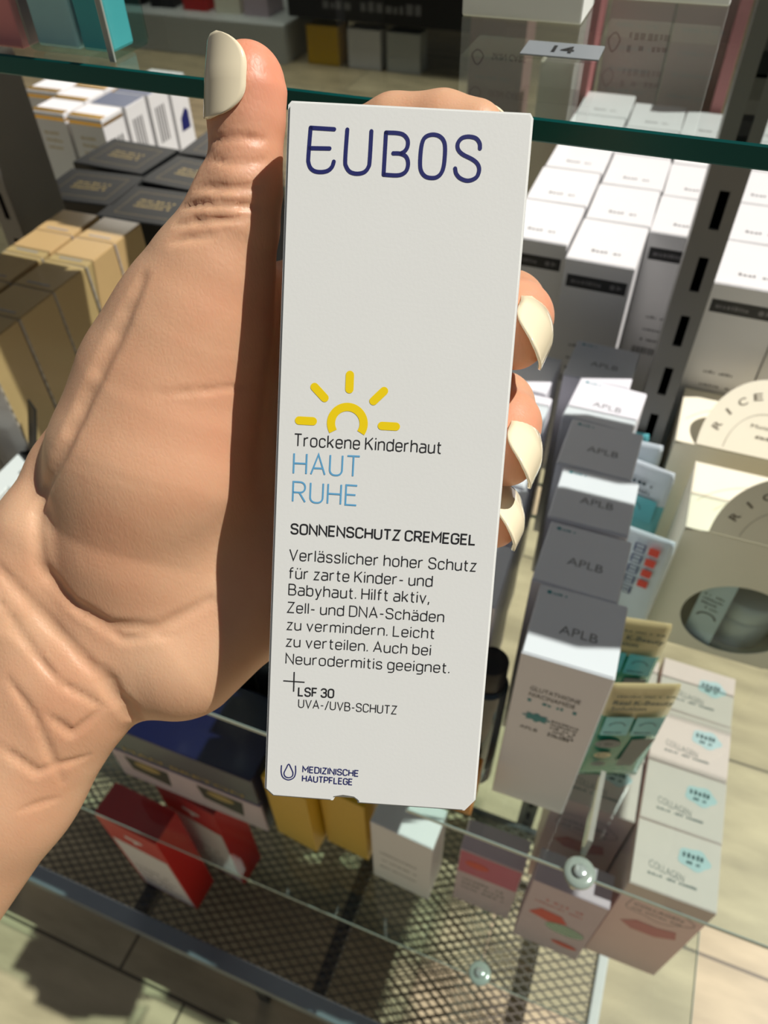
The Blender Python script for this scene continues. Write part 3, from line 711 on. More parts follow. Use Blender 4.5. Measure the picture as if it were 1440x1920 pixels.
def hand_sdf(P):
    d = bare_sdf(P)
    for nodes, k in LAID:
        lo_ = np.min([c for c, r in nodes], 0) - 5; hi_ = np.max([c for c, r in nodes], 0) + 5
        m = ((P > lo_) & (P < hi_)).all(1)
        if not m.any(): continue
        Q = P[m]; dc = None
        for (c0, r0), (c1, r1) in zip(nodes, nodes[1:]):
            w_ = sd_cone(Q, c0, c1, r0, r1); dc = w_ if dc is None else np.minimum(dc, w_)
        if dc is not None: d[m] = -smin(-d[m], dc, k)
    # flattened where it presses on the carton
    q = P / 1000 - BT; u = q @ BA; v = q @ BB; w = q @ BN
    db = np.maximum.reduce([-u, u - BW, -v, v - BH, -w, w - BD]) * 1000 - 0.4
    return -smin(-d, db, 0.8)

def surface_nets(lo, hi, h):
    n = np.ceil((hi - lo) / h).astype(int) + 1
    ax = [lo[i] + h * np.arange(n[i]) for i in range(3)]
    # coarse field first, fine samples only near the skin
    st = 5; nc = n // st + 2
    G = np.stack(np.meshgrid(*[lo[i] + h * st * np.arange(nc[i]) for i in range(3)], indexing='ij'), -1).reshape(-1, 3)
    Vc = np.concatenate([hand_sdf(q) for q in np.array_split(G, 8)]).reshape(nc)
    ii = [np.clip((np.arange(n[i]) + st // 2) // st, 0, nc[i] - 1) for i in range(3)]
    V = Vc[np.ix_(*ii)].astype(np.float32)
    near = np.argwhere(np.abs(V) < h * st * 1.25)
    V[tuple(near.T)] = np.concatenate([hand_sdf(lo + h * q) for q in np.array_split(near, 24)])
    S = V < 0
    c = np.zeros(np.array(n) - 1, np.int32); acc = np.zeros((*c.shape, 3)); cnt = np.zeros(c.shape)
    sl = lambda o: tuple(slice(o[i], n[i] - 1 + o[i]) for i in range(3))
    cor = [(i, j, k) for i in (0, 1) for j in (0, 1) for k in (0, 1)]
    for a in cor:
        for b in cor:
            if a < b and sum(abs(np.subtract(a, b))) == 1:
                va, vb = V[sl(a)], V[sl(b)]; cross = (va < 0) != (vb < 0)
                t = np.where(cross, va / np.where(cross, va - vb, 1), 0)
                for m in range(3): acc[..., m] += np.where(cross, a[m] + t * (b[m] - a[m]), 0)
                cnt += cross
    act = cnt > 0; idx = -np.ones(c.shape, np.int64); idx[act] = np.arange(act.sum())
    I = np.argwhere(act); verts = lo + h * (I + acc[act] / cnt[act][:, None])
    faces = []
    for m in range(3):
        o = [0, 0, 0]; o[m] = 1; e1, e2 = [(1, 2), (2, 0), (0, 1)][m]
        A = S[tuple(slice(0, n[i] - o[i]) for i in range(3))]; B = S[tuple(slice(o[i], n[i]) for i in range(3))]
        for flip in (False, True):
            E = np.argwhere((A & ~B) if not flip else (~A & B))
            E = E[(E[:, e1] > 0) & (E[:, e2] > 0) & (E[:, e1] < n[e1] - 1) & (E[:, e2] < n[e2] - 1)]
            d1 = np.zeros(3, int); d1[e1] = 1; d2 = np.zeros(3, int); d2[e2] = 1
            q = [idx[tuple((E - s).T)] for s in (d1 + d2, d2, 0 * d1, d1)]
            if flip: q = q[::-1]
            faces.append(np.stack(q, 1))
    return verts, np.concatenate(faces)

hv, hf = surface_nets(np.array([-190., -98, 134]), np.array([54., 178, 226]), 0.85)
for _ in range(2):                                                       # settle the vertices exactly on the skin
    e = 0.2; d0 = hand_sdf(hv); g = np.stack([hand_sdf(hv + np.eye(3)[i] * e) - d0 for i in range(3)], 1) / e
    hv = hv - g * (np.clip(d0, -0.6, 0.6) / np.maximum((g * g).sum(1), 0.3))[:, None]
hw = (RW @ (hv / 1000).T).T + CPOS
origin = to_world(C(330, 1150, 184) / 1000)
me = bpy.data.meshes.new('person'); me.from_pydata([tuple(p) for p in hw - origin], [], [tuple(int(i) for i in f) for f in hf]); me.update()
for p in me.polygons: p.use_smooth = True
fl = np.zeros(len(hv))                                                   # finger pads are redder than the palm
for (x, y, q), rad, amt in (((500, 130, 145), 17, 0.75), ((480, 210, 147), 16, 0.45), ((985, 600, 160), 14, 0.6), ((960, 820, 163), 14, 0.6), ((940, 975, 166), 12, 0.6), ((500, 560, 165), 16, 0.35), ((480, 800, 160), 16, 0.30)):
    fl = np.maximum(fl, amt * np.exp(-(np.linalg.norm(hv - C(x, y, q), axis=1) / rad) ** 2 * 1.2))
at_ = me.attributes.new('flush', 'FLOAT', 'POINT'); at_.data.foreach_set('value', fl.astype(np.float32))
me.materials.append(M['skin'])
person = bpy.data.objects.new('person', me); COL.objects.link(person); person.location = Vector(origin)
tag(person, 'bare left hand and wrist with long cream nails gripping the tall white carton', 'person')

def nail(name, axis_pts, N, R, half, length_pts=26, theta_pts=15, base_round=0.30, tip_pow=1.6, lift=0.0, label=None):
    """almond nail wrapped round the finger axis; N points out through the middle of the nail; sizes in mm"""
    ax = [C(*a) for a in axis_pts]; N = np.array(N, float); N /= np.linalg.norm(N)
    cum = [0]
    for a, b in zip(ax, ax[1:]): cum.append(cum[-1] + np.linalg.norm(b - a))
    top = []; 
    for i in range(length_pts + 1):
        s = i / length_pts; L = s * cum[-1]
        for k in range(len(ax) - 1):
            if L <= cum[k + 1] + 1e-9: break
        t = (L - cum[k]) / (cum[k + 1] - cum[k]); c = ax[k] * (1 - t) + ax[k + 1] * t
        tan = ax[min(k + 1, len(ax) - 1)] - ax[k]; tan /= np.linalg.norm(tan)
        n = N - tan * (N @ tan); n /= np.linalg.norm(n); l = np.cross(tan, n)
        if s < base_round: wd = math.sqrt(max(0, 1 - ((base_round - s) / base_round) ** 2)) * 0.98 + 0.02
        elif s > 0.5: wd = max(0.04, (1 - ((s - 0.5) / 0.5) ** tip_pow)) ** 0.62
        else: wd = 1
        r = R + lift * s * s
        top.append([c + r * (math.cos(a) * n + math.sin(a) * l) for a in np.linspace(-half * wd, half * wd, theta_pts)])
    bm = bmesh.new(); G = [[bm.verts.new(Vector(RW @ (p / 1000) + CPOS - origin)) for p in row] for row in top]
    for a, b in zip(G, G[1:]):
        for i in range(theta_pts - 1): bm.faces.new((a[i], a[i + 1], b[i + 1], b[i]))
    fix_normals(bm)
    o = obj_from_bm(name, bm, M['nail'], person, True)
    md = o.modifiers.new('thickness', 'SOLIDIFY'); md.thickness = 0.0006; md.offset = 0
    if label: o['label'] = label
    return o
nail('fingernail', [(463, 240, 149.3), (465, 165, 147.5), (471, 94, 146.5)], (-0.74, 0.02, -0.68), 8.15, 0.98, base_round=0.40, tip_pow=2.6, label='long cream thumb nail pointing up')
nail('fingernail', [(964, 592, 170), (968, 628, 160), (940, 678, 151.5)], (0.86, -0.2, -0.48), 7.6, 1.08, tip_pow=2.6)
nail('fingernail', [(946, 812, 171), (950, 850, 162.5), (924, 900, 155)], (0.86, -0.2, -0.48), 7.5, 1.08, tip_pow=2.6)
nail('fingernail', [(922, 950, 172), (926, 978, 166), (906, 1014, 159.5)], (0.86, -0.2, -0.48), 6.6, 1.08, tip_pow=2.6)
nail('fingernail', [(850, 240, 169), (890, 246, 167), (940, 256, 165)], (0.10, -0.55, 0.83), 6.9, 0.9)

# ------------------------------------------------------------------ stock on the shelves
def kind(name, w, d, h, mat, cat, printing=None, flap=None):
    """one folded carton of a kind, with its printing; origin at bottom centre"""
    r = empty(name); carton_parts(r, w, d, h, mat, flap)
    if printing: printing(r, w, d, h)
    r['category'] = cat
    return r
def stock(proto, spots, group, cat='carton'):
    """first spot takes the carton itself, the others get copies; spot = (x centre, y front, z, turn, label)"""
    for i, (x, y, z, a, lab) in enumerate(spots):
        o = proto if i == 0 else copy_tree(proto)
        o.location = (x, y, z); o.rotation_euler = (0, 0, math.radians(a)); tag(o, lab, cat, group)
def T_(h, dx=0, dy=0): return at(TOP, (dx, dy, h + 0.0001))
def F_(d, dz=0): return at(FRONT, (0, -d / 2 - 0.0001, dz))
def R_(w, dz=0): return at(RIGHT, (w / 2 + 0.0001, 0, dz))
ORD = ['frontmost', 'second', 'third', 'fourth', 'fifth', 'sixth', 'seventh', 'eighth', 'ninth']

# tall narrow white cartons with grey letters on the top (middle shelf, right of the held carton)
def print_aplb(r, w, d, h):
    def top(bm):
        add_text(bm, 'APLB', -0.0085, 0.0125, -0.006, 0.0062, T_(h), weight=-0.01)
    print_part('top_lettering', r, M['greyink'], top)
    def mark(bm):
        disc(bm, -0.0190, 0.0205, 0.0014, 0.0012, T_(h)); scribble(bm, -0.0168, -0.0085, 0.0196, 0.0016, T_(h), 3)
    print_part('corner_mark', r, M['tealink'], mark)
    def front(bm):
        f = F_(d)
        add_text(bm, 'GLUTATHIONE', -0.016, 0.0125, h - 0.034, 0.0044, f); add_text(bm, 'NIACINAMIDE', -0.016, 0.0105, h - 0.0405, 0.0044, f)
        for k in range(5): scribble(bm, 0.0005, 0.0165, h - 0.062 - 0.0036 * k, 0.0020, f, 20 + k)
        add_text(bm, 'APLB', -0.017, -0.006, h - 0.079, 0.0034, f); scribble(bm, -0.001, 0.016, h - 0.079, 0.0022, f, 8)
    print_part('front_lettering', r, M['ink'], front)
    def lotus(bm):
        f = F_(d); scribble(bm, -0.016, 0.0165, h - 0.0465, 0.0032, f, 5)
        c = (-0.0085, h - 0.0625)
        pts = []
        for i in range(48):
            a = 2 * math.pi * i / 48; rr = 1 + 0.22 * math.cos(8 * a); pts.append((c[0] + 0.0072 * rr * math.cos(a), c[1] + 0.0042 * rr * math.sin(a)))
        add_poly(bm, pts, f)
    print_part('lotus_emblem', r, M['tealink'], lotus)
HA = 0.1805
aplb = kind('cosmetic_carton', 0.0505, 0.050, HA, M['white_satin'], 'carton', print_aplb)
ys = [0.2600, 0.3105, 0.3640, 0.4150, 0.4650, 0.5150]; xs = [0.0075, 0.0015, -0.0015, -0.0065, -0.0120, -0.0230]; an = [1.0, -0.5, 0.6, -1.2, -4.5, -1.5]
spots = [(x, y, ZA, a, '%s white carton with grey letters on top in the column right of the fingers' % ORD[i]) for i, (x, y, a) in enumerate(zip(xs, ys, an))]
stock(aplb, spots, 'tall white cartons on the middle shelf')
plain = kind('cosmetic_carton', 0.048, 0.048, HA - 0.004, M['white_satin'], 'carton', None)
spots = [(-0.063 - 0.004 * i, 0.284 + 0.052 * i, ZA, 2.0 - 1.2 * i, '%s plain topped white carton in the column half hidden behind the held carton' % ORD[i]) for i in range(5)]
stock(plain, spots, 'plain white cartons behind the fingers')
# dark roll and small orange carton in the gap
tb = empty('glossy_tube', (-0.0335, 0.246, ZA)); tag(tb, 'dark teal glossy round tube standing left of the frontmost white carton', 'tube')
bm = bmesh.new(); lathe(bm, [(0.0120, 0), (0.0126, 0.002), (0.0126, 0.120), (0.0115, 0.123)], (0, 0, 0), 48); obj_from_bm('tube_body', bm, M['tube'], tb, True)
bm = bmesh.new(); lathe(bm, [(0.0098, 0.0), (0.0102, 0.003), (0.0102, 0.022), (0.009, 0.024)], (0, 0, 0.123), 40); obj_from_bm('screw_cap', bm, M['black'], tb, True)
ob = kind('small_carton', 0.016, 0.02, 0.050, M['orange'], 'carton'); tag(ob, 'small orange carton at the foot of the dark glossy tube', 'carton'); ob.location = (-0.0345, 0.2215, ZA)

# tall white cartons with a black band (far shelf)
def print_band(r, w, d, h):
    def band(bm): rect(bm, -w / 2 + 0.004, w / 2 - 0.003, h - 0.0245, h - 0.0135, F_(d), 0.0001)
    b = print_part('black_band', r, M['ink'], band)
    def bandtext(bm):
        f = F_(d); scribble(bm, -w / 2 + 0.008, w / 2 - 0.018, h - 0.0205, 0.0034, f, 6, 0.00025); disc(bm, w / 2 - 0.014, h - 0.019, 0.0022, 0.0022, f, 0.00025)
        add_poly(bm, [(w / 2 - 0.0105, h - 0.021), (w / 2 - 0.006, h - 0.019), (w / 2 - 0.0105, h - 0.0165)], f, 0.00025)
    o = print_part('band_lettering', r, M['greyink'], bandtext)
    def low(bm):
        f = F_(d)
        for k in range(2): scribble(bm, -0.012, 0.013, h - 0.080 - 0.013 * k, 0.0026, f, 30 + k)
        add_text(bm, 'cosrx', -0.0001, 0.0001, h - 0.11, 0.0001, f) if False else scribble(bm, -0.012, 0.008, h - 0.104, 0.0030, f, 33)
        x = -0.017; rr = random.Random(4)
        while x < 0.016:
            b = rr.uniform(0.0006, 0.002); rect(bm, x, x + b, h - 0.118, h - 0.111, f); x += b + rr.uniform(0.0005, 0.0012)
    print_part('lower_print', r, M['greyink'], low)
    def top(bm): scribble(bm, -0.010, 0.014, -0.020, 0.0042, T_(h), 11)
    print_part('top_lettering', r, M['greyink'], top)
HW = 0.23
tall = kind('cosmetic_carton', 0.0555, 0.073, HW, M['white'], 'carton', print_band)
spots = []
for cname, cx, y0, n in (('column just right of the held carton', -0.1025, 0.598, 5), ('column left of the slotted upright', -0.0445, 0.577, 5), ('column right against the slotted upright', 0.0125, 0.645, 4), ('column right of the slotted upright', 0.0690, 0.577, 5), ('column at the right frame edge', 0.1265, 0.583, 5)):
    for i in range(n):
        spots.append((cx + 0.0008 * ((i * 7) % 3 - 1), y0 + 0.0365 + 0.0752 * i, ZA, 0.6 * ((i * 5) % 3 - 1), '%s tall white carton with black band, %s' % (ORD[i], cname)))
stock(tall, spots, 'tall white cartons with black bands')

# cartons with round tabs and a round window (right)
def rice(label, x, y, tilt):
    w, d, h = 0.100, 0.073, 0.1335
    r = empty('window_carton', (x, y, ZA)); tag(r, label, 'carton', 'cream cartons with round tabs')
    # body with a round window through the front panel
    bm = bmesh.new(); t = 0.0009; R0 = 0.040; cxw, czw = 0.010, 0.048; n = 60
    sq = []; ci = []
    for i in range(n):
        a = 2 * math.pi * i / n; c, s = math.cos(a), math.sin(a); ci.append((cxw + R0 * c, czw + R0 * s))
        k = min((w / 2 - cxw if c > 0 else w / 2 + cxw) / abs(c) if abs(c) > 1e-6 else 9, ((h - czw) if s > 0 else czw) / abs(s) if abs(s) > 1e-6 else 9)
        sq.append((cxw + k * c, czw + k * s))
    for yy, fl in ((-d / 2, False), (-d / 2 + t, True)):
        A = [bm.verts.new((p[0], yy, p[1])) for p in ci]; B = [bm.verts.new((p[0], yy, p[1])) for p in sq]
        for i in range(n):
            j = (i + 1) % n; q = (A[i], B[i], B[j], A[j]); bm.faces.new(q if fl else q[::-1])
        if fl: A2 = A
        else: A1 = A
    for i in range(n): j = (i + 1) % n; bm.faces.new((A1[i], A1[j], A2[j], A2[i]))
    # corner triangles left between fan and panel corners
    for X in (-w / 2, w / 2):
        for Z in (0, h):
            pass
    bx(bm, -w / 2, -w / 2 + t, -d / 2 + t, d / 2, 0, h); bx(bm, w / 2 - t, w / 2, -d / 2 + t, d / 2, 0, h)
    bx(bm, -w / 2 + t, w / 2 - t, d / 2 - t, d / 2, 0, h); bx(bm, -w / 2 + t, w / 2 - t, -d / 2 + t, d / 2 - t, 0, t)
    obj_from_bm('carton_body', bm, M['cream'], r)
    bm = bmesh.new(); bx(bm, -w / 2 + 0.0004, w / 2 - 0.0004, -d / 2 + 0.0004, d / 2 - 0.0004, h - 0.001, h, 0.0003, 1); obj_from_bm('top_flap', bm, M['cream'], r)
    bm = bmesh.new(); bx(bm, -w / 2 + t + 0.001, w / 2 - t - 0.001, -d / 2 + t + 0.0004, -d / 2 + t + 0.0007, 0.006, 0.100); obj_from_bm('window_film', bm, M['pane'], r)
    # round tab hinged on the front top edge
    tb = empty('round_tab', (0.0, -d / 2 + 0.0006, h + 0.0008)); tb.parent = r; tb.rotation_euler = (math.radians(-tilt), 0, 0)
    bm = bmesh.new(); Rt, hz = 0.0465, 0.062
    pts = [(-Rt + 0.012, 0)] + [(0.012 + Rt * math.cos(a), hz * math.sin(a) ** 0.9 if math.sin(a) > 0 else 0) for a in np.linspace(math.pi * 0.995, math.pi * 0.005, 40)] + [(Rt + 0.012, 0)]
    pts = [p for i, p in enumerate(pts) if i == 0 or (Vector(p) - Vector(pts[i - 1])).length > 1e-4]
    prism(bm, pts, 0.0008, lambda u, v, q: (u, q, v)); fix_normals(bm); obj_from_bm('tab_panel', bm, M['cream'], tb)
    bm = bmesh.new(); word = 'RICE GLOW'; angs = np.linspace(math.radians(158), math.radians(22), len(word))
    for ch, a in zip(word, angs):
        if ch == ' ': continue
        c = Vector((0.012 + 0.0375 * math.cos(a), 0.0485 * math.sin(a), 0)); rot = Matrix.Translation(Vector((c.x, -0.0002, c.y))) @ FRONT @ Matrix.Rotation(a - math.pi / 2, 4, 'Z')
        wch = 0.0016 if ch == 'I' else 0.0064 if ch != 'W' else 0.009
        add_text(bm, ch, -wch / 2, wch / 2, -0.0027, 0.0060, rot, weight=0.012)
    obj_from_bm('arc_lettering', bm, M['ricegrey'], tb)
    bm = bmesh.new(); f = at(FRONT, (0, -0.0002, 0)); add_text(bm, 'Moisture', 0.001, 0.026, 0.022, 0.0030, f); scribble(bm, 0.006, 0.021, 0.014, 0.0026, f, 4)
    arc = [(0.012 + 0.027 * math.cos(a), 0.034 * math.sin(a)) for a in np.linspace(math.radians(176), math.radians(4), 40)]
    stroke(bm, arc, 0.0003, f, caps=False)
    obj_from_bm('small_lettering', bm, M['ricegrey'], tb)
    # arcs embossed on the top
    bm = bmesh.new()
    for R1 in (0.052, 0.066): stroke(bm, [(0.012 + R1 * math.cos(a), -d / 2 + 0.9 * R1 * math.sin(a)) for a in np.linspace(math.radians(150), math.radians(102), 16)], 0.0004, T_(h), caps=False)
    obj_from_bm('top_arcs', bm, M['tan'], r)
    return r
rice('cream carton with round window and shaded upright round tab, nearest at the right edge', 0.1135, 0.445, 4)
rice('cream carton with sunlit leaning round tab behind the windowed one', 0.0960, 0.5375, 52)
for i, (x, y) in enumerate(((0.1255, 0.445),)):
    j = empty('cream_jar', (x + 0.008, y, ZA + 0.0012)); tag(j, 'white round jar seen through the round window of the cream carton', 'jar')
    bm = bmesh.new(); lathe(bm, [(0.024, 0), (0.026, 0.003), (0.026, 0.030), (0.024, 0.034)], (0, 0, 0), 48); obj_from_bm('jar_body', bm, M['jar'], j, True)
    bm = bmesh.new(); lathe(bm, [(0.0265, 0.0345), (0.027, 0.036), (0.027, 0.052), (0.025, 0.054)], (0, 0, 0), 48); obj_from_bm('lid', bm, M['jar'], j, True)
lf = empty('leaflet', (0.104, 0.4135, ZA + 0.0012), math.radians(-12)); tag(lf, 'pale folded leaflet with dark print inside the window of the cream carton', 'leaflet')
bm = bmesh.new(); bx(bm, -0.011, 0.011, -0.0004, 0.0004, 0, 0.085); bx(bm, -0.011, 0.011, 0.0006, 0.0012, 0, 0.084); obj_from_bm('paper', bm, M['foil'], lf)
bm = bmesh.new(); f = at(FRONT, (0, -0.0005, 0))
for k in range(4): scribble(bm, -0.008, 0.007, 0.062 - 0.005 * k, 0.0022, f, 50 + k)
stroke(bm, [(0.007 * math.cos(a), 0.036 + 0.006 * math.sin(a)) for a in np.linspace(0.2, 3.0, 16)], 0.0016, f); obj_from_bm('print', bm, M['ink'], lf)

# flat pouches leaning between the white cartons and the windowed cartons
def pouch(x, y, z, lean, turn, label, mats, style, w=0.044, h=0.125):
    r = empty('sachet_pouch', (x, y, z), math.radians(turn)); tag(r, label, 'pouch', 'flat pouches beside the white cartons')
    r.rotation_euler = (math.radians(lean), 0, math.radians(turn))
    bm = bmesh.new(); N1, N2 = 10, 24; fr = []; bk = []
    for j in range(N2 + 1):
        for i in range(N1 + 1):
            u = i / N1 * 2 - 1; v = j / N2; cr = 0.004 * max(0, 1 - u * u) ** 0.7 * max(0, 4 * v * (1 - v)) ** 0.8
            ww = w / 2 * (1 - 0.06 * max(0, (v - 0.92) / 0.08) ** 2)
            fr.append(bm.verts.new((u * ww, -cr - 0.0004, v * h))); bk.append(bm.verts.new((u * ww, cr * 0.6 + 0.0004, v * h)))
    q = lambda i, j: j * (N1 + 1) + i
    for j in range(N2):
        v = (j + 0.5) / N2; mi = 0 if v > 0.72 else 1
        for i in range(N1):
            bm.faces.new((fr[q(i, j)], fr[q(i + 1, j)], fr[q(i + 1, j + 1)], fr[q(i, j + 1)])).material_index = mi
            bm.faces.new((bk[q(i, j)], bk[q(i, j + 1)], bk[q(i + 1, j + 1)], bk[q(i + 1, j)])).material_index = mi
    edge = [q(i, 0) for i in range(N1)] + [q(N1, j) for j in range(N2)] + [q(i, N2) for i in range(N1, 0, -1)] + [q(0, j) for j in range(N2, 0, -1)]
    for a, b in zip(edge, edge[1:] + edge[:1]): bm.faces.new((fr[b], fr[a], bk[a], bk[b]))
    obj_from_bm('pouch_film', bm, mats, r, True)
    f = at(FRONT, (0, -0.0052, 0))
    if style == 'green':
        bm = bmesh.new()
        scribble(bm, -0.017, 0.018, h - 0.0075, 0.0022, f, 60); add_text(bm, 'Real K-Beauty', -0.018, 0.019, h - 0.0165, 0.0052, f, weight=0.02); add_text(bm, 'Solution', -0.018, 0.004, h - 0.0235, 0.0048, f, weight=0.02)
        obj_from_bm('pouch_lettering', bm, M['darktext'], r)
        bm = bmesh.new()
        for xx in (-0.0185, 0.0010): rect(bm, xx, xx + 0.0175, h - 0.0560, h - 0.0320, f, 0.0002)
        pn = obj_from_bm('picture_panel', bm, M['teal'], r)
        bm = bmesh.new()
        for xx in (-0.0185, 0.0010):
            stroke(bm, [(xx + 0.0088 + 0.005 * math.cos(a), h - 0.0435 + 0.0048 * math.sin(a)) for a in np.linspace(0.1, 3.04, 14)], 0.0006, f, 0.0004); scribble(bm, xx + 0.002, xx + 0.015, h - 0.053, 0.0018, f, 70, 0.0004)
        obj_from_bm('panel_drawing', bm, M['darktext'], r)
        bm = bmesh.new(); disc(bm, -0.0105, h - 0.0685, 0.0085, 0.0058, f, 0.0002); disc(bm, -0.0115, h - 0.098, 0.0052, 0.0032, f, 0.0002)
        add_poly(bm, [(0.004, h - 0.062), (0.019, h - 0.060), (0.012, h - 0.100), (0.001, h - 0.100)], f, 0.0002); obj_from_bm('badge', bm, M['steel'], r)
        bm = bmesh.new(); disc(bm, -0.0110, h - 0.0850, 0.0060, 0.0040, f, 0.0002); obj_from_bm('gold_badge', bm, M['tan'], r)
        bm = bmesh.new(); scribble(bm, -0.016, -0.005, h - 0.0692, 0.0018, f, 71, 0.0004); scribble(bm, -0.0145, -0.0075, h - 0.0855, 0.0014, f, 72, 0.0004); obj_from_bm('badge_lettering', bm, M['ink'], r)
    elif style == 'foil':
        bm = bmesh.new()
        for k in range(4): rect(bm, 0.006, 0.0135, h - 0.016 - 0.012 * k, h - 0.008 - 0.012 * k, f, 0.0002)
        obj_from_bm('red_lettering', bm, M['redink'], r)
        bm = bmesh.new()
        for k in range(5):
            z0 = h - 0.016 - 0.012 * k
            stroke(bm, [(-0.004, z0), (0.003, z0), (0.003, z0 + 0.008), (-0.004, z0 + 0.008)], 0.0014, f, 0.0002, closed=True); stroke(bm, [(-0.004, z0 + 0.004), (0.003, z0 + 0.004)], 0.0012, f, 0.0004)
        for k in range(8): scribble(bm, -0.016, -0.007, h - 0.012 - 0.006 * k, 0.002, f, 80 + k)
        obj_from_bm('blue_lettering', bm, M['navyink'], r)
        bm = bmesh.new(); rect(bm, -0.0215, -0.0175, 0.004, h - 0.002, f, 0.0002); obj_from_bm('red_stripe', bm, M['redink'], r)
    else:
        bm = bmesh.new(); rect(bm, -0.017, 0.017, h - 0.055, h - 0.030, f, 0.0002); obj_from_bm('picture_panel', bm, M['teal'], r)
        bm = bmesh.new(); scribble(bm, -0.017, 0.017, h - 0.018, 0.004, f, 90, 0.0003); scribble(bm, -0.017, 0.010, h - 0.026, 0.003, f, 91, 0.0003)
        stroke(bm, [(0.006 * math.cos(a), h - 0.044 + 0.006 * math.sin(a)) for a in np.linspace(0, 3.1, 14)], 0.0007, f, 0.0004); obj_from_bm('pouch_lettering', bm, M['darktext'], r)
    return r
pouch(0.0563, 0.2760, ZA, 0, 20, 'green pouch with tan top and two teal pictures, nearest beside the white cartons', [M['tan'], M['green']], 'green', w=0.044, h=0.126)
pouch(0.0453, 0.3222, ZA, 0, 10, 'second green pouch with tan top, behind the nearest one', [M['tan'], M['green']], 'green', w=0.044, h=0.126)
pouch(0.0392, 0.4011, ZA, 0, -8, 'pale foil pouch with red and blue lettering and a red edge', [M['foil'], M['foil']], 'foil', w=0.044, h=0.126)
pouch(0.0300, 0.4748, ZA, 0, -12, 'teal pouch with dark letters behind the pale foil pouch', [M['foil'], M['teal']], 'teal', w=0.046, h=0.126)
pouch(0.0180, 0.5000, ZA, 0, 0, 'second teal pouch between the far white cartons and the cream cartons', [M['foil'], M['teal']], 'teal', w=0.044, h=0.126)
pouch(0.0085, 0.5105, ZA, 0, 0, 'farthest dark teal pouch right in front of the slotted upright', [M['teal'], M['tube']], 'teal', w=0.038, h=0.126)

# pale pink cartons on the lower shelf
def cloud(cx, cy, rx, ry, n=60):
    return [(cx + rx * (1 + 0.07 * math.cos(5 * a + 0.4)) * math.cos(a), cy + ry * (1 + 0.10 * math.cos(5 * a + 0.4)) * math.sin(a)) for a in [2 * math.pi * i / n for i in range(n)]]
def print_pink(r, w, d, h):
    def top(bm):
        add_text(bm, 'COLLAGEN', -0.022, 0.0075, -0.010, 0.0066, T_(h), weight=-0.01, y1=-0.014); scribble(bm, -0.022, 0.020, -0.0165, 0.0026, T_(h), 12)
    print_part('top_lettering', r, M['greyink'], top)
    print_part('cloud_label', r, M['foil'], lambda bm: add_poly(bm, cloud(0.014, 0.0085, 0.0135, 0.0092), T_(h), 0.0001))
    def cl(bm): scribble(bm, 0.0045, 0.0235, 0.0085, 0.0048, T_(h), 14, 0.0003); scribble(bm, 0.008, 0.021, 0.0035, 0.0026, T_(h), 15, 0.0003)
    print_part('cloud_lettering', r, M['darktext'], cl)
    def fr(bm):
        f = F_(d); add_text(bm, 'COLLAGEN', -0.022, 0.020, h - 0.045, 0.0064, f); scribble(bm, -0.022, 0.021, h - 0.054, 0.003, f, 16)
        stroke(bm, cloud(0, h - 0.044, 0.028, 0.020), 0.0006, f, 0.00012, closed=True)
    print_part('front_lettering', r, M['greyink'], fr)
    print_part('front_picture', r, M['rose'], lambda bm: add_poly(bm, [(-0.024, h - 0.092), (-0.012, h - 0.078), (0.006, h - 0.080), (0.022, h - 0.074), (0.026, h - 0.092), (0.010, h - 0.104), (-0.012, h - 0.104)], F_(d)))
HP = 0.213
pink = kind('cosmetic_carton', 0.0715, 0.0585, HP, M['pink'], 'carton', print_pink)
spots = [(0.1435, 0.2965 + 0.0594 * i, ZB, 0.5 - 0.5 * i, '%s pale pink carton with cloud label in the row at the shelf end' % ORD[i]) for i in range(4)]
spots += [(0.0690, 0.3480 + 0.0594 * i, ZB, 0.8, '%s pale pink carton in the inner row behind the clip' % ORD[i]) for i in range(3)]
stock(pink, spots, 'pale pink cartons on the lower shelf')
def print_fruit(r, w, d, h):
    f = F_(d)
    print_part('front_lettering', r, M['rose'], lambda bm: (scribble(bm, -0.026, 0.026, h - 0.040, 0.006, f, 40), scribble(bm, -0.026, 0.020, h - 0.050, 0.004, f, 41)))
    print_part('red_fruit', r, M['redink'], lambda bm: add_poly(bm, [(-0.028, h - 0.085), (-0.018, h - 0.064), (0.002, h - 0.066), (0.010, h - 0.082), (-0.008, h - 0.092)], f))
    print_part('green_fruit', r, M['green'], lambda bm: disc(bm, 0.010, h - 0.100, 0.019, 0.014, f, 0.0002))
    print_part('red_badge', r, M['redink'], lambda bm: disc(bm, 0.016, h - 0.142, 0.013, 0.006, f, 0.0002))
fruit = kind('sheet_mask_box', 0.068, 0.030, 0.175, M['lilac'], 'carton', print_fruit)
stock(fruit, [(0.0680, 0.2680, ZB, -1, 'lilac carton with red and green fruit pictures below the round clip')], 'picture cartons on the lower shelf')
def print_mag(r, w, d, h):
    f = F_(d)
    print_part('magenta_header', r, M['magenta'], lambda bm: rect(bm, -w / 2 + 0.001, w / 2 - 0.001, h - 0.060, h - 0.004, f))
    print_part('badge', r, M['redink'], lambda bm: disc(bm, -0.012, h - 0.030, 0.012, 0.008, f, 0.0003))
    print_part('front_lettering', r, M['greyink'], lambda bm: [scribble(bm, -0.024, 0.024, h - 0.080 - 0.012 * k, 0.005, f, 43 + k) for k in range(3)])
mag = kind('sheet_mask_box', 0.062, 0.030, 0.150, M['lilac'], 'carton', print_mag)
stock(mag, [(-0.0060, 0.2800, ZB, 0, 'lilac carton with magenta header left of the fruit carton')], 'picture cartons on the lower shelf')

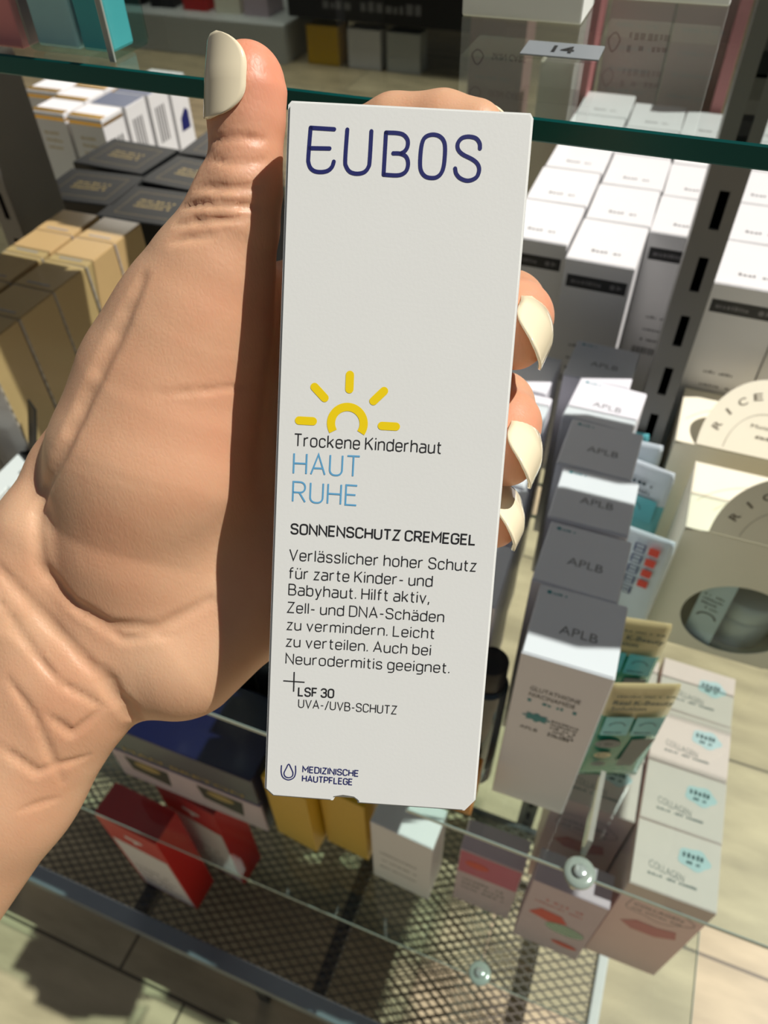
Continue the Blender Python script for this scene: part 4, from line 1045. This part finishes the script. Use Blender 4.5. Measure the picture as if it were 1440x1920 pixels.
# left part of the lower shelf: yellow, white, navy
yel = kind('carton', 0.0530, 0.044, 0.150, M['yellow'], 'carton')
stock(yel, [(-0.2210, 0.2790, ZB, -6, 'yellow carton under the held carton, left of the pair'), (-0.1630, 0.2910, ZB, -4, 'yellow carton under the held carton, right of the pair')], 'yellow cartons')
wht = kind('carton', 0.066, 0.040, 0.155, M['white'], 'carton', lambda r, w, d, h: print_part('front_lettering', r, M['greyink'], lambda bm: [scribble(bm, -0.024, 0.020, 0.040 + 0.02 * k, 0.003, F_(d), 95 + k) for k in range(3)]))
stock(wht, [(-0.0930, 0.2740, ZB, -3, 'white carton standing right of the two yellow cartons on the lower shelf')], 'white cartons on the lower shelf')
nv = empty('gift_box', (-0.3600, 0.3000, ZB), math.radians(0)); tag(nv, 'wide navy gift box with two round gold filled windows', 'gift box')
bm = bmesh.new(); w, d, h = 0.200, 0.090, 0.085; bx(bm, -w / 2, w / 2, -d / 2 + 0.004, d / 2, 0, h, 0.001); obj_from_bm('box_body', bm, M['navy'], nv)
bm = bmesh.new(); bx(bm, -w / 2 - 0.002, w / 2 + 0.002, -d / 2 - 0.003, d / 2 + 0.002, h, h + 0.060, 0.002); obj_from_bm('box_lid', bm, M['navy'], nv)
bm = bmesh.new(); bx(bm, -w / 2, w / 2, -d / 2, -d / 2 + 0.0035, 0, 0.070, 0.001); fp = obj_from_bm('window_panel', bm, M['lilac'], nv)
for xx in (-0.052, 0.046):
    bm = bmesh.new(); add_poly(bm, [(xx - 0.030, 0.062), (xx - 0.026, 0.030), (xx + 0.026, 0.022), (xx + 0.030, 0.062)], F_(d), 0.0002); wn_ = obj_from_bm('window', bm, M['black'], nv)
    bm = bmesh.new(); disc(bm, xx, 0.052, 0.018, 0.0085, F_(d), 0.0005); obj_from_bm('gold_lid', bm, M['goldtext'], wn_)
bm = bmesh.new(); add_text(bm, 'MAN BRETON', -0.070, 0.085, h + 0.006, 0.010, F_(d), 0.0034, y1=h + 0.006); scribble(bm, -0.03, 0.02, 0.02, 0.006, T_(h + 0.060), 97); obj_from_bm('gold_lettering', bm, M['goldtext'], nv)
dk = kind('dark_carton', 0.100, 0.060, 0.190, M['black'], 'carton', lambda r, w, d, h: print_part('pale_lettering', r, M['greyink'], lambda bm: scribble(bm, -0.02, 0.03, h - 0.03, 0.008, F_(d), 99)))
stock(dk, [(-0.255, 0.385, ZB, 0, 'black carton behind the navy gift box'), (-0.365, 0.392, ZB, 2, 'black carton behind the left end of the navy gift box')], 'black cartons behind the gift box')
wc = kind('carton', 0.075, 0.06, 0.215, M['white'], 'carton'); stock(wc, [(-0.170, 0.370, ZB, 3, 'white carton behind the yellow pair, seen under the heel of the hand')], 'white cartons on the lower shelf')

# red boxes on the mesh deck
def print_red(r, w, d, h):
    f = F_(d)
    print_part('white_panel', r, M['white'], lambda bm: rect(bm, -w / 2 + 0.005, w / 2 - 0.003, 0.006, h - 0.075, f))
    print_part('panel_lettering', r, M['greyink'], lambda bm: [scribble(bm, -w / 2 + 0.014, w / 2 - 0.02, 0.030 + 0.022 * k, 0.007, f, 44 + k, 0.0003) for k in range(4)])
    print_part('white_cross', r, M['white'], lambda bm: (rect(bm, -0.012, 0.016, h - 0.045, h - 0.036, f), rect(bm, 0.000, 0.006, h - 0.055, h - 0.0455, f)))
redb = kind('red_box', 0.098, 0.045, 0.270, M['red'], 'box', print_red)
stock(redb, [(-0.4530, 0.2350, ZD + 0.001, -3, 'red box with large white panel standing in front on the mesh deck'), (-0.4020, 0.2950, ZD + 0.001, -6, 'red box with white panel standing behind and right of the front one')], 'red boxes on the mesh deck', 'box')

# kraft cartons at left on the middle shelf
def print_kraft(r, w, d, h):
    def strip(bm):
        bx(bm, -w / 2 - 0.0004, w / 2 + 0.0005, -d / 2 - 0.0006, -d / 2 + 0.0015, 0.001, h - 0.001); 
    print_part('side_seal', r, M['kraft_seam'], strip)
    print_part('top_slit', r, M['kraft_seam'], lambda bm: rect(bm, -0.011, 0.012, -d / 2 + 0.005, -d / 2 + 0.0075, T_(h), 0.0002))
    def smear(bm):
        f = at(RIGHT, (w / 2 + 0.0007, 0, 0)); rr = random.Random(2)
        for k in range(22):
            z0 = 0.02 + 0.0085 * k; add_poly(bm, [(-d / 2 + 0.0001, z0), (-d / 2 + 0.0012 * rr.uniform(0.3, 1), z0 + 0.002), (-d / 2 + 0.0001, z0 + 0.0055)], f)
    print_part('seal_print', r, M['ink'], smear)
HK = 0.217
kr = kind('kraft_carton', 0.0400, 0.0410, HK, M['kraft'], 'carton', print_kraft)
spots = []
for i in range(5): spots.append((-0.4695 - 0.0008 * i, 0.3440 + 0.0425 * i, ZA, 1.5 - (i % 3), '%s kraft brown carton in the row nearest the hand' % ORD[i]))
for i in range(5): spots.append((-0.5130 - 0.0014 * i, 0.3440 + 0.0425 * i, ZA, 1.0 - (i % 2), '%s kraft brown carton in the outer row at the left frame edge' % ORD[i]))
stock(kr, spots, 'kraft cartons')
# low white cartons and a black sign in front of them
lw = kind('low_carton', 0.046, 0.040, 0.118, M['white'], 'carton', lambda r, w, d, h: print_part('top_lettering', r, M['greyink'], lambda bm: scribble(bm, -0.010, 0.010, -0.004, 0.005, T_(h), 55)))
stock(lw, [(-0.4590, 0.2720, ZA, 2, 'low white carton in front of the kraft cartons, nearest'), (-0.5070, 0.2850, ZA, 2, 'low white carton at the left frame edge'), (-0.4320, 0.3020, ZA, 2, 'low white carton beside the black sign, against the hand')], 'low white cartons')
sg = empty('price_sign', (-0.4420, 0.3200, ZA + 0.118), math.radians(-38)); tag(sg, 'small black sign leaning between the kraft and the low white cartons', 'sign')
sg.rotation_euler = (math.radians(-16), math.radians(8), math.radians(-30))
bm = bmesh.new(); bx(bm, -0.007, 0.007, -0.0008, 0.0008, 0.0, 0.052, 0.0003); obj_from_bm('sign_plate', bm, M['black'], sg)
bm = bmesh.new(); bx(bm, -0.007, 0.007, -0.008, 0.006, -0.0012, -0.0002); obj_from_bm('sign_foot', bm, M['black'], sg)

# black cartons and gold edged cartons on the far shelf at left
def print_black(r, w, d, h):
    def top(bm):
        stroke(bm, [(-0.034, -0.026), (0.034, -0.026), (0.034, 0.026), (-0.034, 0.026)], 0.0006, T_(h), closed=True)
        for k in range(3): scribble(bm, -0.022, 0.022, 0.006 - 0.007 * k, 0.004, T_(h), 100 + k)
    print_part('gold_top_print', r, M['goldtext'], top)
    print_part('side_tag', r, M['steel'], lambda bm: rect(bm, 0.012, 0.020, h - 0.045, h - 0.032, F_(d)))
HB = 0.170
bk = kind('black_carton', 0.100, 0.078, HB, M['black'], 'carton', print_black)
stock(bk, [(-0.5300, 0.6560, ZA, 3, 'black carton with gold print nearest the thumb'), (-0.6270, 0.6740, ZA, 5, 'black carton with gold print and a blue gleam beside the upright'), (-0.5330, 0.7420, ZA, -3, 'black carton with gold print behind the nearest one'), (-0.6400, 0.7620, ZA, -2, 'black carton with gold print behind the gleaming one'), (-0.5360, 0.8300, ZA, 2, 'farthest black carton below the gold edged cartons')], 'black cartons with gold print')
def print_gold(r, w, d, h):
    print_part('gold_band', r, M['gold'], lambda bm: rect(bm, -w / 2 + 0.0008, w / 2 - 0.0008, -d / 2 + 0.001, -d / 2 + 0.013, T_(h)))
    print_part('side_lettering', r, M['ink'], lambda bm: [rect(bm, -0.013 + 0.0075 * k, -0.0095 + 0.0075 * k, h - 0.070, h - 0.030, R_(w)) for k in range(4)])
    print_part('gold_rim', r, M['gold'], lambda bm: (rect(bm, -d / 2 + 0.001, d / 2 - 0.001, h - 0.010, h - 0.006, R_(w)), rect(bm, -w / 2 + 0.001, w / 2 - 0.001, h - 0.010, h - 0.006, F_(d))))
    print_part('front_lettering', r, M['tan'], lambda bm: [scribble(bm, -0.014, 0.014, h - 0.030 - 0.010 * k, 0.004, F_(d), 110 + k) for k in range(3)])
HG = 0.160
gd = kind('gold_edged_carton', 0.0570, 0.0480, HG, M['white'], 'carton', print_gold)
stock(gd, [(-0.7920, 0.9000, ZA, 0, 'white carton with gold edged top, nearest the black cartons'), (-0.8560, 0.9010, ZA, 0, 'white carton with gold edged top, half behind the dark upright'),
           (-0.8580, 0.9520, ZA, 1, 'white carton with gold edged top, behind the one beside the upright'), (-0.8600, 1.0030, ZA, 0, 'white carton with gold edged top, farthest in its row'), (-0.9200, 0.9700, ZA, 1, 'white carton with gold edged top, outermost beside the upright')], 'gold edged cartons')
def print_side(r, w, d, h):
    print_part('side_lettering', r, M['greyink'], lambda bm: [rect(bm, -0.014 + 0.0065 * k, -0.0105 + 0.0065 * k, h - 0.070, h - 0.020, R_(w)) for k in range(4)])
sl = kind('slate_topped_carton', 0.0590, 0.0480, HG, M['white'], 'carton', print_side, M['slate'])
stock(sl, [(-0.7900, 0.9520, ZA, 0, 'white carton with slate blue top behind the front gold edged one'), (-0.7860, 1.0030, ZA, 0, 'white carton with slate blue top, farthest of the row by the thumb')], 'slate topped cartons')
bl = kind('blue_marked_carton', 0.0590, 0.0440, HG + 0.004, M['white'], 'carton', lambda r, w, d, h: print_part('blue_mark', r, M['navyink'], lambda bm: add_poly(bm, [(-0.010, h - 0.075), (0.014, h - 0.075), (0.014, h - 0.050), (0.006, h - 0.044), (-0.008, h - 0.056)], R_(w))))
stock(bl, [(-0.7830, 1.0520, ZA, 0, 'white carton with a blue mark on its side next to the thumb')], 'blue marked cartons')

# stock on the top glass shelf
def print_spf(r, w, d, h):
    f = F_(d)
    def p(bm):
        add_text(bm, 'SKIN CARE', -0.0085, 0.0035, 0.0100, 0.0022, f, weight=0.01)
        stroke(bm, smooth_line([(-0.0135, 0.0140), (-0.0155, 0.0112), (-0.0135, 0.0094), (-0.0115, 0.0112)], True), 0.0005, f, closed=True)
    print_part('front_lettering', r, M['navyink'], p)
def print_special(r, w, d, h):
    f = F_(d)
    def p(bm):
        scribble(bm, -0.0105, 0.004, 0.0135, 0.0024, f, 120); scribble(bm, -0.0105, 0.004, 0.0095, 0.0024, f, 121)
        stroke(bm, smooth_line([(-0.0155, 0.0160), (-0.0175, 0.0125), (-0.0155, 0.0100), (-0.0135, 0.0125)], True), 0.0007, f, closed=True)
    print_part('front_lettering', r, M['greyink'], p)
sp1 = kind('cosmetic_carton', 0.0400, 0.026, 0.1353, M['eubos'], 'carton', print_spf)
stock(sp1, [(-0.0640, 0.2970, ZT, 1, 'pale grey carton with small navy letters at its foot, above the held carton')], 'cartons on the top shelf')
sp2 = kind('cosmetic_carton', 0.0410, 0.026, 0.1353, M['eubos'], 'carton', print_special)
stock(sp2, [(-0.0215, 0.3340, ZT, 2, 'pale grey carton on the top shelf beside the slotted upright')], 'cartons on the top shelf')
db1 = kind('shade_box', 0.060, 0.112, 0.045, M['white'], 'box'); stock(db1, [(0.1720, 0.3690, ZT, 0, 'white box added on the top shelf past the right frame edge to cast shade')], 'unseen shade boxes', 'box')  # unseen box, added to shade the white carton tops below
db2 = kind('shade_box', 0.060, 0.056, 0.045, M['white'], 'box'); stock(db2, [(0.1720, 0.4770, ZT, 0, 'white box added at the back of the top shelf, out of view, to cast shade')], 'unseen shade boxes', 'box')  # unseen, added to shade white cartons farther back in the column
db3 = kind('shade_box', 0.100, 0.134, 0.030, M['white'], 'box'); stock(db3, [(0.4050, 0.4400, ZT, 0, 'flat white shade box added on the top shelf, nearer one past the right frame edge'), (0.6200, 0.4400, ZT, 0, 'flat white shade box added on the top shelf, farther one past the right frame edge'), (0.4050, 0.6500, ZT, 0, 'flat white shade box added on the far top shelf, nearer one past the right frame edge'), (0.6200, 0.6500, ZT, 0, 'flat white shade box added on the far top shelf, farther one past the right frame edge')], 'flat unseen shade boxes', 'box')  # unseen flat boxes, added to throw shade on the mesh deck
tg = empty('price_tag', (-0.0435, 0.2550, ZT + 0.0002), math.radians(2)); tag(tg, 'small grey price tag lying on the top glass shelf above the held carton', 'tag')
bm = bmesh.new(); bx(bm, -0.0115, 0.0115, -0.0068, 0.0068, 0, 0.0004); obj_from_bm('tag_card', bm, M['greytag'], tg)
bm = bmesh.new(); add_text(bm, '14', -0.003, 0.0035, -0.0030, 0.0062, T_(0.0004), weight=0.02); obj_from_bm('tag_number', bm, M['ink'], tg)
tp = empty('teal_pack', (-0.1825, 0.2130, ZT)); tag(tp, 'clear teal pack with pale front standing on the top shelf at left', 'pack')
bm = bmesh.new(); bx(bm, -0.0165, 0.0165, -0.0085, 0.010, 0, 0.120, 0.002); obj_from_bm('clear_case', bm, M['tealclear'], tp)
bm = bmesh.new(); bx(bm, -0.0145, 0.0010, -0.0055, 0.006, 0.001, 0.085, 0.001); obj_from_bm('pale_insert', bm, M['foil'], tp)
bm = bmesh.new(); bx(bm, 0.0020, 0.0130, -0.0050, 0.006, 0.001, 0.090, 0.001); obj_from_bm('teal_insert', bm, M['teal'], tp)
bm = bmesh.new(); bx(bm, 0.0142, 0.0163, -0.0095, -0.0086, 0, 0.120, 0.0003); obj_from_bm('frosted_edge', bm, M['rubber'], tp)
rs = kind('rose_carton', 0.0130, 0.024, 0.110, M['rose'], 'carton'); stock(rs, [(-0.2085, 0.2180, ZT, 0, 'narrow rose carton at the left frame edge on the top shelf')], 'rose cartons on the top shelf')
shade_cartons = kind('dark_carton', 0.110, 0.070, 0.190, M['black'], 'carton'); stock(shade_cartons, [(-0.250 - 0.125 * k, 0.4600, ZT, 0, '%s unseen dark carton added on the top shelf to shade the kraft cartons' % ['right', 'middle', 'left'][k]) for k in range(3)] + [(-0.215 - 0.125 * k, 0.6300, ZT, 0, '%s unseen dark carton added on the far top shelf to shade the kraft cartons' % ['right', 'left'][k]) for k in range(2)], 'unseen dark cartons added for shade')  # cartons out of view, added to shade the kraft stock

# tall pink cartons at the far end of the shelf, beyond the white ones
def print_dusty(r, w, d, h):
    f = F_(d)
    print_part('front_lettering', r, M['greyink'], lambda bm: [scribble(bm, -0.024, 0.020, h - 0.040 - 0.022 * k, 0.004, f, 130 + k) for k in range(4)])
du = kind('dusty_pink_carton', 0.0680, 0.050, 0.330, M['dusty'], 'carton', print_dusty)
stock(du, [(-0.2480, 1.0200, ZA, 0, 'dusty pink carton beyond the shelf edge, left of the cream one'), (-0.0900, 1.0250, ZA, 0, 'dusty pink carton beyond the white tops, centre'), (-0.0190, 1.0250, ZA, 0, 'dusty pink carton beyond the white tops, beside the upright')], 'dusty pink cartons')
pk = kind('bright_pink_carton', 0.0120, 0.060, 0.335, M['rose'], 'carton'); stock(pk, [(-0.1345, 0.9800, ZA, 0, 'narrow bright pink carton standing right of the cream carton'), (0.0130, 0.9800, ZA, 0, 'narrow bright pink carton beside the slotted upright')], 'narrow pink cartons')
cr_ = kind('cream_carton', 0.0430, 0.050, 0.255, M['cream'], 'carton'); stock(cr_, [(-0.1680, 1.0000, ZA, 0, 'small cream carton just above the right top corner of the held carton')], 'cream cartons')

# another gondola across the aisle
pl = empty('display_plinth', (-2.95, 4.78, 0)); tag(pl, 'pale grey display plinth across the aisle behind the thumb', 'plinth')
box_obj('plinth_body', -0.95, 0.58, -0.36, 0.36, 0.0, 0.200, M['plinth'], pl, 0.004)
box_obj('plinth_foot', -0.93, 0.56, -0.33, 0.34, -0.0, 0.004, M['black'], pl, 0.001)
for k, (xx, m, hh) in enumerate(((-0.55, 'black', 0.30), (-0.32, 'black', 0.26), (-0.08, 'red', 0.16), (0.14, 'cream', 0.18), (0.34, 'lilac', 0.15))):
    c = kind('far_carton', 0.16, 0.20, hh, M[m], 'carton'); stock(c, [(-2.95 + xx, 4.66, 0.2, 4 * (k % 2), ['black', 'second black', 'red', 'cream', 'lilac'][k] + ' carton standing on the pale plinth across the aisle')], 'cartons on the far plinth')
cb = empty('dark_cabinet', (-1.72, 4.85, 0)); tag(cb, 'dark shop cabinet with faint lettering across the aisle', 'cabinet')
box_obj('cabinet_body', -0.62, 0.46, -0.40, 0.35, 0.245, 1.30, M['black'], cb, 0.004)
for xx in (-0.60, 0.42): box_obj('cabinet_post', xx, xx + 0.03, 0.30, 0.33, 0.0, 0.247, M['steel_dark'], cb, 0.002)
bm = bmesh.new(); scribble(bm, -0.40, 0.18, 0.30, 0.05, at(FRONT, (0, -0.4006, 0)), 140); obj_from_bm('faint_lettering', bm, M['greyink'], cb)
for k, (xx, m) in enumerate(((-0.36, 'yellow'), (-0.10, 'white'), (0.14, 'plinth'))):
    c = kind('far_pack', 0.20, 0.12, 0.20, M[m], 'pack'); stock(c, [(-1.80 + xx, 4.56, 0.0, 0, ['yellow', 'white', 'grey'][k] + ' pack on the floor before the dark cabinet across the aisle')], 'packs under the dark cabinet')
